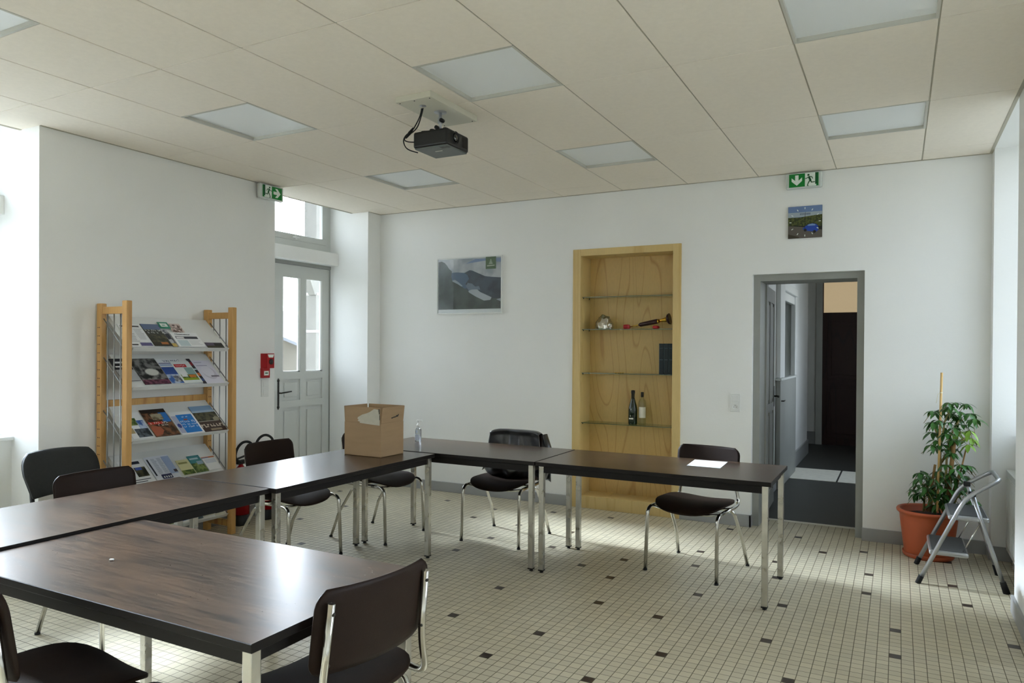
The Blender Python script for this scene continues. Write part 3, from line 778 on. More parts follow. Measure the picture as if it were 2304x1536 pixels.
# books
for k in range(3):
    x = -1.912 + k * .044
    t_ = thing('book', 'dark blue cloth-bound book, %s of the three upright on the third glass shelf' % ('leftmost', 'middle', 'rightmost')[k], 'book', (x, YB + .04, 1.275), 0, 'dark blue books on the glass shelf')
    q = MB(); q.box((.001, .004, .004), (.040, .15, .272), M['paper']); q.build('pages', None, t_)
    q = MB(); q.box((.0, .0, .0005), (.003, .155, .279)); q.box((.038, 0, .0005), (.041, .155, .279)); q.box((.0, -.002, .0005), (.041, .003, .279), None, bev=.001, seg=1); q.build('cover', M['bluebook'], t_)
    q = MB(); q.box((.002, -.0035, .02), (.004, -.0015, .27)); q.box((.006, -.0035, .13), (.036, -.0015, .134)); q.box((.006, -.0035, .235), (.036, -.0015, .237)); q.build('spine_line', M['bluetrim'], t_)
q = MB()
for (x, r_) in ((-2.33, .010), (-2.31, .008), (-2.285, .011), (-2.262, .009)): q.lathe([(.001, 0), (r_, 0), (r_, .006), (.001, .008)], (x, 0, .0), None, 10)
o = q.build('gold_coins', M['gold']); o.location = (0, YB + .06, 1.2755); tag(o, 'few tiny golden coins lying on the third glass shelf', 'coins')
# champagne and clear bottle
t_ = thing('champagne_bottle', 'dark green champagne bottle with black foil neck on the lowest glass shelf', 'bottle', (-2.175, YB + .10, .8035))
q = MB(); q.lathe([(.001, 0), (.038, 0), (.042, .008), (.042, .135), (.036, .175), (.018, .235), (.0145, .25)], m=None, n=28); q.build('body', M['bottlegreen'], t_)
q = MB(); q.lathe([(.0155, .235), (.0155, .285), (.018, .288), (.018, .315), (.001, .318)], n=20); q.build('foil', M['foil'], t_)
q = MB(); q.poly([(-.022, -.0445, .05), (.018, -.0445, .05), (.018, -.0445, .062), (-.022, -.0445, .062)], None, (0, .003, 0)); q.poly([(-.014, -.0445, .075), (-.006, -.0445, .075), (-.010, -.0445, .09)], None, (0, .003, 0)); q.poly([(-.01, -.041, .135), (.0, -.041, .135), (-.005, -.041, .15)], None, (0, .003, 0)); q.build('label', M['label'], t_)
t_ = thing('clear_bottle', 'clear glass bottle with cream label beside the champagne bottle', 'bottle', (-2.092, YB + .12, .8035))
q = MB(); q.lathe([(.001, .002), (.034, .002), (.036, .008), (.036, .20), (.030, .222), (.013, .245), (.012, .262)], n=28); q.build('body', M['bottleclear'], t_)
q = MB(); q.lathe([(.0135, .255), (.0135, .30), (.001, .302)], n=16); q.build('cap', M['foil'], t_)
q = MB()
q.surf(lambda u, v: Vector((.037 * math.sin(-.6 + u * 1.9), -.037 * math.cos(-.6 + u * 1.9), .065 + v * .10)), 12, 1, None); q.build('label', M['label'], t_)

# ================================================================== tables
def make_table(label, x0, y0, x1, y1, inset=0):
    L_, W_ = (x1 - x0), (y1 - y0)
    t_ = thing('table', label, 'table', ((x0 + x1) / 2, (y0 + y1) / 2, 0), 0, 'dark veneer meeting tables')
    a, b = L_ / 2, W_ / 2; H = .742; th = .026
    q = MB(); q.box((-a + .0015, -b + .0015, H - th), (a - .0015, b - .0015, H), M['tableedge'], bev=.002, seg=1)
    q.bm.faces.ensure_lookup_table()
    k = q.mi(M['table'])
    for f_ in q.bm.faces:
        if f_.calc_center_median().z > H - .0001 and abs(f_.calc_area()) > .1: f_.material_index = k
    o = q.build('tabletop', None, t_)
    q = MB(); ins = .035; hh = .045; z0 = H - th - hh
    q.box((-a + ins, -b + ins * .6, z0), (a - ins, -b + ins * .6 + .02, H - th)); q.box((-a + ins, b - ins * .6 - .02, z0), (a - ins, b - ins * .6, H - th))
    q.box((-a + ins, -b + ins, z0), (-a + ins + .02, b - ins, H - th)); q.box((a - ins - .02, -b + ins, z0), (a - ins, b - ins, H - th))
    q.build('apron', M['tableedge'], t_)
    for sx in (-1, 1):
        for sy in (-1, 1):
            cx, cy = sx * (a - .036) + (inset if sx < 0 else 0), sy * (b - .034)
            q = MB(); q.box((cx - .0175, cy - .0175, .018), (cx + .0175, cy + .0175, H - th), None, bev=.003, seg=2); lg = q.build('leg', M['brushed'], t_)
            q = MB(); q.box((cx - .0178, cy - .0178, .012), (cx + .0178, cy + .0178, .02)); q.lathe([(.008, .004), (.008, .014)], (cx, cy, 0), None, 10); q.lathe([(.001, 0), (.013, 0), (.013, .005), (.001, .006)], (cx, cy, 0), None, 12); q.build('foot', M['blackplastic'], lg)
    return t_


make_table('dark veneer table at the right end of the row, a sheet of paper on it', -2.140, 4.365, -.636, 5.068)
make_table('dark veneer table at the back corner of the U with the hand gel bottle', -3.648, 4.365, -2.146, 5.068)
TC = make_table('dark veneer table of the left row carrying the cardboard box', -3.652, 2.832, -2.925, 4.338)
TD = make_table('dark veneer table at the near left end, brochure rack behind it', -3.690, 1.322, -2.965, 2.826)
TE = make_table('large foreground dark veneer table with a white crumb on it', -2.958, 1.335, -1.470, 2.085, .035)
TE.rotation_euler = (0, 0, math.radians(0.3)); TE.scale = (1, 1, .985)

# ================================================================== chairs
def superpad(q, hw, y0, y1, top, bot, m, n=3.4, rings=10, seg=48):
    """cushion: polar grid inside a superellipse outline; top/bot give z"""
    k = q.mi(m); cy = (y0 + y1) / 2; hd = (y1 - y0) / 2
    def P(r, a, fn):
        c, s = math.cos(a), math.sin(a); d = (abs(c) ** n + abs(s) ** n) ** (-1 / n)
        x, y = r * d * c * hw, r * d * s * hd
        return Vector((x, cy + y, fn(x / hw, y / hd, r)))
    T_ = []; B_ = []
    for i in range(1, rings + 1):
        r = math.sin(i / rings * PI / 2)
        T_.append([q.bm.verts.new(P(r, 2 * PI * j / seg, top)) for j in range(seg)]); B_.append([q.bm.verts.new(P(r, 2 * PI * j / seg, bot)) for j in range(seg)])
    tc_, bc_ = q.bm.verts.new(P(0, 0, top)), q.bm.verts.new(P(0, 0, bot))
    def face(v):
        f = q.bm.faces.new(v); f.material_index = k; f.smooth = True
    for j in range(seg):
        j2 = (j + 1) % seg
        face([tc_, T_[0][j], T_[0][j2]]); face([bc_, B_[0][j2], B_[0][j]])
        for i in range(rings - 1):
            face([T_[i][j], T_[i + 1][j], T_[i + 1][j2], T_[i][j2]]); face([B_[i][j2], B_[i + 1][j2], B_[i + 1][j], B_[i][j]])
        face([T_[-1][j], B_[-1][j], B_[-1][j2], T_[-1][j2]])


def make_chair(label, loc, rz, group='brown tubular chairs around the tables'):
    t_ = thing('chair', label, 'chair', loc, rz, group)
    q = MB()
    def top(x, y, r): return .448 + .030 * x * x - .030 * max(0, y) ** 3 + .014 * (1 - r ** 4) + .012 * max(0, -y) ** 2
    def bot(x, y, r): return .436 + .030 * x * x - .028 * max(0, y) ** 3 - .016 * (1 - r ** 2) + .012 * max(0, -y) ** 2
    superpad(q, .243, -.185, .250, top, bot, M['brownseat']); q.build('seat', None, t_)
    # backrest, curved and leaning, rounded corners
    def bp(u, v, o_):
        x = (u - .5) * 2; zz = v
        w_ = 1 - (max(0, abs(zz - .5) * 2 - .55) / .45) ** 2.6 * .16
        X = x * .230 * w_
        Z = .562 + .258 * zz
        Y = -.175 - (Z - .45) * .15 + .034 * x * x + o_
        return Vector((X, Y, Z))
    def fwd(u, v): return bp(u, v, .007 * (1 - .7 * max(abs(u - .5) * 2, abs(v - .5) * 2) ** 6))
    def bck(u, v): return bp(u, v, -.005 * (1 - .7 * max(abs(u - .5) * 2, abs(v - .5) * 2) ** 6))
    q = MB(); q.surf(fwd, 24, 16, M['brownback'], off=bck); q.build('backrest', None, t_)
    for s in (-1, 1):
        q = MB(); q.tube(arc_path([(s * .252, .262, .008), (s * .246, .245, .428), (s * .240, .12, .434)], .07, 7), .0125, None, 12); lg = q.build('leg', M['chrome'], t_)
        q = MB(); q.lathe([(.001, 0), (.0135, 0), (.0135, .012), (.001, .013)], (s * .252, .262, 0), None, 12); q.build('foot_cap', M['blackplastic'], lg)
        q = MB(); q.tube([(s * .232, -.02, .424), (s * .238, -.08, .385), (s * .245, -.20, .2), (s * .258, -.27, .006)], [.012, .0125, .0125, .0125], None, 12, flat=.8); lg = q.build('leg', M['chrome'], t_)
        q = MB(); q.lathe([(.001, 0), (.0135, 0), (.0135, .012), (.001, .013)], (s * .258, -.271, 0), None, 12); q.build('foot_cap', M['blackplastic'], lg)
        yb = lambda z: -.175 - (z - .45) * .15 + .034 * (.19 / .222) ** 2 - .016
        q = MB(); q.tube(arc_path([(s * .240, .12, .434), (s * .236, -.08, .434), (s * .220, yb(.45) - .03, .440), (s * .200, yb(.56) - .008, .56), (s * .192, yb(.785), .785)], .05, 6), .0118, None, 12); fr_ = q.build('side_frame', M['chrome'], t_)
        q = MB()
        for z in (.755, .605):
            q.lathe([(.001, -.004), (.005, -.003), (.006, 0), (.006, .01)], (s * .191, yb(z) - .012, z), None, 10, 'y')
        q.build('screw', M['darkmetal'], fr_)
    for y in (.185, -.06):
        q = MB(); q.tube([(-.24, y, .430), (-.15, y + .004, .416), (0, y + .006, .410), (.15, y + .004, .416), (.24, y, .430)], .008, None, 10); q.build('cross_bar', M['chrome'], t_)
    return t_


C0 = make_chair('empty brown chair behind the right-hand table with the sheet of paper', (-1.215, 5.005, 0), math.radians(170))
def chair(label, loc, deg):
    c = copy_tree(C0); c.location = loc; c.rotation_euler = (0, 0, math.radians(deg)); c['label'] = label
    return c
chair('brown chair with a black leather jacket hung over its back', (-2.745, 5.075, 0), 180)
chair('brown chair partly hidden behind the cardboard box', (-3.69, 4.67, 0), -90)
chair('brown chair on the left row in front of the fire extinguishers', (-3.82, 3.815, 0), -90)
chair('brown chair at the left row in front of the black fabric chair', (-3.665, 2.43, 0), -90)
chair('brown chair in the foreground at the right end of the near table, seen from behind', (-1.580, 1.775, 0), 82)
chair('brown chair cut off at the bottom left corner, its seat facing the near table', (-2.335, 1.318, 0), -7)
chair('brown chair at the left picture edge, only its seat tip showing', (-3.345, 1.355, 0), 0)

# black fabric chair by the left window
t_ = thing('fabric_chair', 'charcoal fabric chair against the left wall beside the window bay', 'chair', (-4.49, 2.79, 0), math.radians(-90))
q = MB()
def bpf(u, v, o_):
    x = (u - .5) * 2
    w_ = (.90 + .10 * min(1, v * 2)) * (1 - (max(0, v - .55) / .45) ** 3 * .20)
    return Vector((x * .238 * w_, -.245 - .10 * v + .02 * x * x + o_,   .56 + .272 * v - .012 * x * x))
q.surf(lambda u, v: bpf(u, v, .028 * (1 - .8 * max(abs(u - .5) * 2, abs(v - .5) * 2) ** 5)), 20, 16, M['blackfabric'], off=lambda u, v: bpf(u, v, -.012)); q.build('backrest', None, t_)
q = MB(); q.surf(lambda u, v: bpf(u, v, -.014), 20, 12, M['blackplastic'], off=lambda u, v: bpf(u, v, -.022)); q.build('back_shell', None, t_)
q = MB(); superpad(q, .24, -.21, .24, lambda x, y, r: .455 + .03 * (1 - r ** 6) - .015 * max(0, y) ** 3, lambda x, y, r: .432, M['blackfabric']); q.build('seat', None, t_)
for s in (-1, 1):
    q = MB(); q.tube(arc_path([(s * .235, .24, .0), (s * .235, .20, .43), (s * .235, -.18, .43)], .06), .0125, None, 10); q.build('leg', M['blackplastic'], t_)
    q = MB(); q.tube([(s * .235, -.27, 0), (s * .235, -.16, .43)], .0125, None, 10); q.build('leg', M['blackplastic'], t_)
    q = MB(); q.tube(arc_path([(s * .20, .0, .43), (s * .20, -.25, .44), (s * .20, -.275, .62)], .04), .013, None, 10); q.build('back_post', M['blackplastic'], t_)

# leather jacket draped over the middle chair's back
def jack(u, v, o_):
    # u across, v from front hem over the top to the rear hem ; chair faces -y, centre x -2.745
    x = (u - .5) * 2
    base_y = 5.075 + .175 + (.81 - .45) * .15  # y of the top edge
    cyl = .022
    wrk = .022 * noise.noise(Vector((x * 1.6, v * 4.0, 3))) + .010 * noise.noise(Vector((x * 4.5 + v * 3, v * 8, 7)))
    if v < .28:
        s_ = v / .28; Z = .515 + .305 * s_; Y = base_y - .05 - .05 * (1 - s_) ** 1.5; W = .222 + .055 * (1 - s_)
    elif v < .42:
        s_ = (v - .28) / .14; a_ = PI * s_; Z = .822 + .018 * math.sin(a_); Y = base_y - .038 + (-math.cos(a_)) * .028; W = .222
    else:
        s_ = (v - .42) / .58; Z = .822 - .385 * s_; Y = base_y - .008 + .05 * math.sin(s_ * 2.2); W = .225 + .055 * math.sin(min(1, s_ * 1.2) * PI / 2)
    Y += -.024 * x * x
    amp = .35 + .65 * (abs(v - .35) > .07)
    d_ = (-1 if v < .35 else 1)
    dz = .012 * math.sin(x * 7 + 1) if v > .9 or v < .06 else 0
    return Vector((-2.745 + x * W + .004 * math.sin(v * 20), Y + d_ * (wrk * amp + o_), Z + dz - .02 * abs(x) ** 8))
q = MB(); q.surf(lambda u, v: jack(u, v, .012), 40, 44, M['leather'], off=lambda u, v: jack(u, v, .004))
jk = thing('leather_jacket', 'black leather jacket draped over the back of the chair near the shelf niche', 'jacket')
q.build('body', None, jk)
def bunch(u, v):
    a = u * 2 * PI; t_v = -1 + 2 * v; r_ = math.sqrt(max(0, 1 - abs(t_v) ** 3.2)); k_ = 1 + .35 * noise.noise(Vector((math.cos(a) * 1.3, math.sin(a) * 1.3, t_v * 3.5)))
    return Vector((-2.765 + t_v * .225, 5.155 + .075 * r_ * k_ * math.cos(a), .545 + .078 * r_ * k_ * math.sin(a)))
q = MB(); q.surf(bunch, 28, 30, M['leather']); bmesh.ops.remove_doubles(q.bm, verts=q.bm.verts[:], dist=1e-4); q.build('hem', None, jk)
for s in (-1, 1):
    q = MB(); q.tube([(-2.745 + s * .205, 5.345, .80), (-2.745 + s * .25, 5.335, .68), (-2.745 + s * .255, 5.32, .56), (-2.745 + s * .235, 5.31, .47), (-2.745 + s * .20, 5.31, .44)], [.035, .04, .038, .035, .03], None, 14, flat=.7); q.build('sleeve', M['leather'], jk)

# ================================================================== small things on the tables
# cardboard box
bx = thing('cardboard_box', 'open brown cardboard box with torn label standing on the left table row', 'box', (-3.135, 3.985, .742), math.radians(0))
P = Vector((-3.135, 3.985)); 
# corner nearest the viewer, left corner and right corner of the base
cN, cL, cR = Vector((0, 0)), Vector((-.325, .015)), Vector((.045, .168))
# base is rectangular: use the left direction and its normal
cR = Vector((.010, .255)); cB = cL + cR
Hb = .345; slot = .235
def wallp(a, b, z0, z1, m, inn=.004):
    d = (b - a).normalized(); n_ = Vector((-d.y, d.x)) * inn
    return [(a.x, a.y, z0), (b.x, b.y, z0), (b.x, b.y, z1), (a.x, a.y, z1)], (n_.x, n_.y, 0)
q = MB()
for (a, b, sg) in ((cN, cL, -1), (cR, cN, -1), (cL, cB, -1), (cB, cR, -1)):
    pts, th = wallp(a, b, .001, slot, None, .004 * sg); q.poly(pts, M['card'], th)
q.poly([(cN.x, cN.y, .001), (cL.x, cL.y, .001), (cB.x, cB.y, .001), (cR.x, cR.y, .001)], M['carddark'], (0, 0, .004)); q.build('body', None, bx)
fl_ = [(cN, cL, (.004, -.006)), (cR, cN, (.012, 0)), (cL, cB, (-.008, 0)), (cB, cR, (0, .010))]
for (a, b, lean) in fl_:
    d = (b - a); a2, b2 = a + d * .012, b - d * .012
    q = MB(); nd = Vector((-d.y, d.x)).normalized() * -.004
    q.poly([(a2.x, a2.y, slot + .001), (b2.x, b2.y, slot + .001), (b2.x + lean[0], b2.y + lean[1], Hb), (a2.x + lean[0], a2.y + lean[1], Hb)], M['card'], (nd.x, nd.y, 0)); q.build('flap', None, bx)
q = MB(); f0 = cN + (cL - cN) * .02; dd = (cL - cN)
def onface(s_, z, off=-.0022):
    p_ = cN + dd * s_; n_ = Vector((-dd.y, dd.x)).normalized() * off
    k = max(0, (z - slot) / (Hb - slot))
    return (p_.x - n_.x + .004 * k, p_.y - abs(off) - .006 * k, z)
pts = [(.03, .222), (.03, .33), (.18, .335), (.30, .312), (.40, .300), (.50, .292), (.62, .272), (.64, .262), (.60, .256), (.63, .246), (.56, .240), (.58, .232), (.30, .226)]
q.poly([onface(s_, z) for s_, z in pts], M['tape']); q.build('torn_label', None, bx)
q = MB()
for (s0, z0, s1, z1) in ((.03, .30, .05, .335), (.06, .315, .07, .335), (.02, .26, .035, .295)):
    q.poly([onface(s0, z0, -.003), onface(s1, z0, -.003), onface(s1, z1, -.003), onface(s0, z1, -.003)], M['ink'])
de = cR - cN
def onr(s_, z): p_ = cN + de * s_; k = max(0, (z - slot) / (Hb - slot)); return (p_.x + .0025 + .012 * k, p_.y, z)
for (s0, z0, s1, z1) in ((.42, .262, .5, .272), (.5, .266, .62, .276), (.62, .270, .72, .284), (.70, .278, .74, .29)):
    q.poly([onr(s0, z0), onr(s1, z0 + .002), onr(s1, z1), onr(s0, z1 - .002)], M['ink'])
q.build('printed_mark', None, bx)
bx.rotation_euler = (0, 0, math.radians(2))

# hand gel
t_ = thing('hand_gel_bottle', 'clear pump bottle of hand gel standing on the back table', 'bottle', (-3.43, 4.84, .742))
q = MB(); q.box((-.024, -.016, .001), (.024, .016, .105), None, bev=.008, seg=3); q.lathe([(.018, .105), (.010, .118), (.010, .126)], (0, 0, 0), None, 16); q.build('body', M['gel'], t_)
q = MB(); q.lathe([(.012, .122), (.012, .138), (.004, .142), (.004, .165), (.011, .167), (.011, .175), (.001, .176)], (0, 0, 0), None, 16); q.box((0, -.005, .167), (.038, .005, .175), None, bev=.002); q.build('pump', M['whitepaint'], t_)
q = MB(); q.box((-.018, -.0172, .012), (.018, -.0162, .06)); q.box((-.01, -.0172, .07), (.006, -.0162, .092)); q.build('label', mat('blue_print', (196, 208, 226), .5), t_)
# sheet of paper
q = MB(); q.poly([(-1.216, 4.728, .7435), (-.999, 4.722, .7435), (-1.012, 5.018, .7435), (-1.232, 5.010, .7435)], M['paper'], (0, 0, .0008))
o = q.build('paper_sheet'); tag(o, 'white sheet of paper lying on the right-hand table', 'paper')
# crumb of chalk on near table
q = MB(); q.box((-.008, -.004, 0), (.008, .005, .006), None, bev=.0025, rot=Matrix.Rotation(.5, 3, 'Z')); o = q.build('paper_scrap', M['paper']); o.location = (-2.485, 1.625, .7312); tag(o, 'tiny white crumpled scrap on the foreground table', 'scrap')

# ================================================================== brochure rack
RX0, RX1, RY0, RY1 = -5.00, -4.715, 3.19, 4.09
rk = thing('brochure_rack', 'tall wooden brochure rack with slanted white shelves against the left wall', 'rack', (0, 0, 0))
pw = .042
for (x, y) in ((RX1, RY0), (RX1, RY1), (RX0, RY0), (RX0, RY1)):
    q = MB(); hgt = 1.815 if x == RX1 else 1.80
    q.box((x - pw / 2 - .005, y - pw / 2, 0), (x + pw / 2 + .005, y + pw / 2, hgt), M['pine'], bev=.004)
    ps = q.build('post', None, rk)
    if x == RX0:
        q = MB()
        for i in range(24):
            for j in (-1, 1):
                zz = .25 + i * .06; q.lathe([(.001, 0), (.004, 0), (.004, .0012), (.001, .0012)], (x + pw / 2 + .0045 if y == RY1 else x + j * .008, y + (j * .008 if y == RY1 else -pw / 2 - .0008), zz), None, 6, 'x' if y == RY1 else 'y')
        q.build('peg_hole', M['ink'], ps)
for y in (RY0, RY1):
    for (z0, z1) in ((1.725, 1.775), (.06, .11)):
        q = MB(); q.box((RX0 + pw / 2, y - .015, z0), (RX1 - pw / 2, y + .015, z1), None, bev=.003); q.build('side_rail', M['pine'], rk)
    for k in range(3):
        x = RX0 + .07 + k * .072; q = MB(); q.tube([(x, y, .11), (x, y, 1.725)], .0045, None, 8); q.build('rod', M['rod'], rk)
q = MB(); q.box((RX0 - .012, RY0 + pw / 2, 1.06), (RX0 + .012, RY1 - pw / 2, 1.112), None, bev=.003); q.build('cross_rail', M['pine'], rk)
SZ = (1.48, 1.205, .83, .475, .163); sx0, sx1 = -4.72, -5.0; rise = .25; slen = math.hypot(.28, .25)
U = Vector((-.28, 0, .25)).normalized(); N_ = Vector((.25, 0, .28)).normalized()
sy0, sy1 = RY0 + .045, RY1 - .035
for zl in SZ:
    o3 = Vector((sx0, 0, zl))
    def pt(y, t_v, n_v): v = o3 + U * t_v + N_ * n_v; return (v.x, y, v.z)
    q = MB(); q.poly([pt(sy0, 0, -.002), pt(sy0, .355, -.002), pt(sy0, .355, -.004), pt(sy0, 0, -.004)], M['rackwhite'], (0, sy1 - sy0, 0))
    q.poly([pt(sy0, 0, -.004), pt(sy0, 0, .014), pt(sy0, -.003, .014), pt(sy0, -.003, -.02), pt(sy0, .0, -.02)], M['rackwhite'], (0, sy1 - sy0, 0))
    for ye_ in (sy0, sy1 - .002):
        q.poly([pt(ye_, -.003, -.004), pt(ye_, .355, -.004), pt(ye_, .355, -.03), pt(ye_, .2, -.035), pt(ye_, -.003, -.02)], M['rackwhite'], (0, .002, 0))
    q.build('shelf', None, rk)
    for ys in (RY0, RY1):
        q = MB(); q.tube([(RX0 + .02, ys, zl + rise - .035), (RX1 - .02, ys, zl - .01)], .004, None, 8); q.build('shelf_wire', M['rod'], rk)

COLM = {}
def cm_(c):
    if c not in COLM: COLM[c] = mat('print_%02x%02x%02x' % c, c, .35)
    return COLM[c]


PH = {}
def photo(name, c1, c2, scale=26):
    if name in PH: return PH[name]
    m = mat('photo_' + name, c1, .3); n = m.node_tree; b = n.nodes['Principled BSDF']
    tcn = n.nodes.new('ShaderNodeTexCoord'); no = n.nodes.new('ShaderNodeTexNoise'); no.inputs['Scale'].default_value = scale; no.inputs['Detail'].default_value = 6
    rm = n.nodes.new('ShaderNodeValToRGB'); rm.color_ramp.elements[0].position = .42; rm.color_ramp.elements[1].position = .58
    rm.color_ramp.elements[0].color = (*lin(c1), 1); rm.color_ramp.elements[1].color = (*lin(c2), 1)
    n.links.new(tcn.outputs['Object'], no.inputs['Vector']); n.links.new(no.outputs['Fac'], rm.inputs[0]); n.links.new(rm.outputs[0], b.inputs['Base Color'])
    PH[name] = m; return m


def frac_lines(x0, x1, y0, y1, n, c=(120, 120, 125), duty=.35, seed=1):
    r_ = random.Random(seed); o = []
    for i in range(n):
        yy = y1 - (y1 - y0) * (i + .5) / n; hh = (y1 - y0) / n * duty / 2
        o.append(('c', c, x0, x1 - (x1 - x0) * r_.random() * .3, yy - hh, yy + hh))
    return o


def magazine(name, label, shelf, y0, y1, t0, t1, base, patches, texts=(), lift=0.0, pages=.004, group='brochures on the slanted rack'):
    zl = SZ[shelf]; o3 = Vector((sx0, 0, zl))
    def pt(a, b, n_v):  # a,b in 0..1 over the cover
        v = o3 + U * (t0 + (t1 - t0) * b) + N_ * n_v; return (v.x, y0 + (y1 - y0) * a, v.z)
    t_ = thing(name, label, 'brochure', (0, 0, 0), 0, group)
    n0 = .0005 + lift; n1 = n0 + pages
    q = MB(); q.poly([pt(0, 0, n0), pt(1, 0, n0), pt(1, 1, n0), pt(0, 1, n0)], cm_(base) if isinstance(base, tuple) else base, tuple(N_ * pages)); body = q.build('pages', None, t_)
    if patches:
        q = MB(); e = n1 + .0003
        for k, pp in enumerate(patches):
            if pp[0] == 'c': m_ = cm_(pp[1]); x0_, x1_, b0, b1 = pp[2:6]; q.poly([pt(x0_, b0, e), pt(x1_, b0, e), pt(x1_, b1, e), pt(x0_, b1, e)], m_)
            elif pp[0] == 'p': m_ = pp[1]; x0_, x1_, b0, b1 = pp[2:6]; q.poly([pt(x0_, b0, e), pt(x1_, b0, e), pt(x1_, b1, e), pt(x0_, b1, e)], m_)
            elif pp[0] == 'g': q.poly([pt(x_, b_, e) for x_, b_ in pp[2]], cm_(pp[1]) if isinstance(pp[1], tuple) else pp[1])
            e += .00012
        q.build('cover_print', None, t_)
    marks = [x for x in texts if x[0].startswith('~')]; texts = [x for x in texts if not x[0].startswith('~')]
    if marks:
        q = MB(); k = 0
        for (tx, a, b, size, c) in marks:
            n_ = int(tx[1:]); r_ = random.Random(n_ * 7 + k); W2 = (y1 - y0); H2 = (t1 - t0); u_ = a - n_ * size * .3 / W2 / 1
            for i in range(n_):
                w2 = size * r_.uniform(.35, .6) / W2; h2 = size * r_.uniform(.55, .85) / H2
                if r_.random() < .85:
                    for (ua, ub, va, vb) in ((u_, u_ + w2 * .3, b - h2 / 2, b + h2 / 2), (u_ + w2 * .3, u_ + w2, b + (h2 / 2 - h2 * .2) * r_.choice((-1, 1)), None)):
                        if vb is None: va, vb = va - h2 * .12, va + h2 * .12
                        q.poly([pt(ua, va, n1 + .0014), pt(ub, va, n1 + .0014), pt(ub, vb, n1 + .0014), pt(ua, vb, n1 + .0014)], cm_(c))
                u_ += size * .62 / W2; k += 1
        q.build('title', None, t_)
    for (tx, a, b, size, c) in texts:
        p_ = Vector(pt(a, b, n1 + .0016)); R_ = Matrix((( 0, U.x, N_.x, p_.x), (1, U.y, N_.y, p_.y), (0, U.z, N_.z, p_.z), (0, 0, 0, 1)))
        text_mesh(tx, size, cm_(c), 'title', t_, R_, .0002)
    return t_


WH = (232, 234, 236)
ph_land = photo('landscape', (40, 42, 32), (88, 84, 58)); ph_bw = photo('monochrome', (26, 26, 26), (128, 128, 126), 22)
ph_blue = photo('blue_valley', (60, 100, 170), (186, 200, 222), 20); ph_fire = photo('brown_scene', (50, 34, 26), (132, 90, 62), 24)
ph_green = photo('meadow', (60, 86, 36), (132, 150, 80), 30); ph_night = photo('dark_scene', (24, 28, 34), (100, 110, 120), 24)
ph_crowd = photo('purple_crowd', (60, 26, 44), (120, 70, 90), 30); ph_city = photo('town', (90, 92, 104), (190, 192, 196), 40)
# top shelf
magazine('newspaper', 'white newspaper behind the left post on the top shelf of the rack', 0, 3.245, 3.418, .02, .262, WH, frac_lines(.06, .94, .86, .95, 1, (60, 60, 66), .7) + frac_lines(.06, .50, .20, .8, 9, (170, 172, 178)) + frac_lines(.55, .94, .30, .8, 8, (176, 178, 184)) + [('c', (96, 92, 138), .42, .94, .03, .17), ('c', (40, 44, 50), .02, .30, .05, .1)])
magazine('magazine', 'magazine with blue sky over dark landscape, top shelf of the rack', 0, 3.421, 3.565, .028, .266, ph_land, [('c', (92, 108, 142), 0, 1, .74, 1), ('c', (50, 52, 44), 0, 1, .5, .7), ('c', (44, 36, 28), 0, 1, 0, .16), ('c', (176, 104, 48), .45, .85, .06, .16)], [('~11', .52, .70, .021, (236, 238, 238)), ('~9', .56, .60, .024, (236, 238, 238))], lift=.004)
magazine('leaflet', 'green bordered card standing behind other leaflets on the top shelf', 0, 3.567, 3.654, .216, .289, (28, 132, 106), [('c', (226, 232, 228), .16, .84, .28, .80), ('c', (28, 132, 106), .3, .6, .45, .56)], lift=.012, pages=.001)
magazine('leaflet', 'narrow photo leaflet beside the dark landscape magazine on the top shelf', 0, 3.566, 3.612, .02, .21, ph_city, [('c', (30, 34, 50), .1, .8, .45, .75), ('c', (196, 170, 96), .1, .9, 0, .2)], lift=.003, pages=.002)
magazine('leaflet', 'pinkish photo leaflet at the top of the first rack shelf', 0, 3.655, 3.762, .12, .287, (206, 192, 188), [('p', photo('pink', (96, 72, 66), (214, 196, 190), 40), .05, .95, .3, .92)], lift=.004, pages=.001)
magazine('leaflet', 'white leaflet with a dark banner, right of centre on the top shelf', 0, 3.618, 3.853, .018, .18, WH, [('c', (70, 72, 84), .10, .92, .55, .72), ('c', (190, 206, 212), .08, .46, .05, .46)] + frac_lines(.5, .96, .1, .46, 4, (196, 198, 202)) + [('c', (226, 226, 228), .12, .4, .57, .68)], [('Observateur', .42, .86, .026, (96, 98, 112))], lift=.006, pages=.0015)
magazine('flyer', 'small dark violet flyer at the right end of the top shelf lip', 0, 3.872, 4.032, .016, .076, (88, 80, 104), [('c', (60, 62, 46), 0, 1, 0, .4), ('c', (26, 26, 30), .5, 1, .35, .9)], pages=.001)
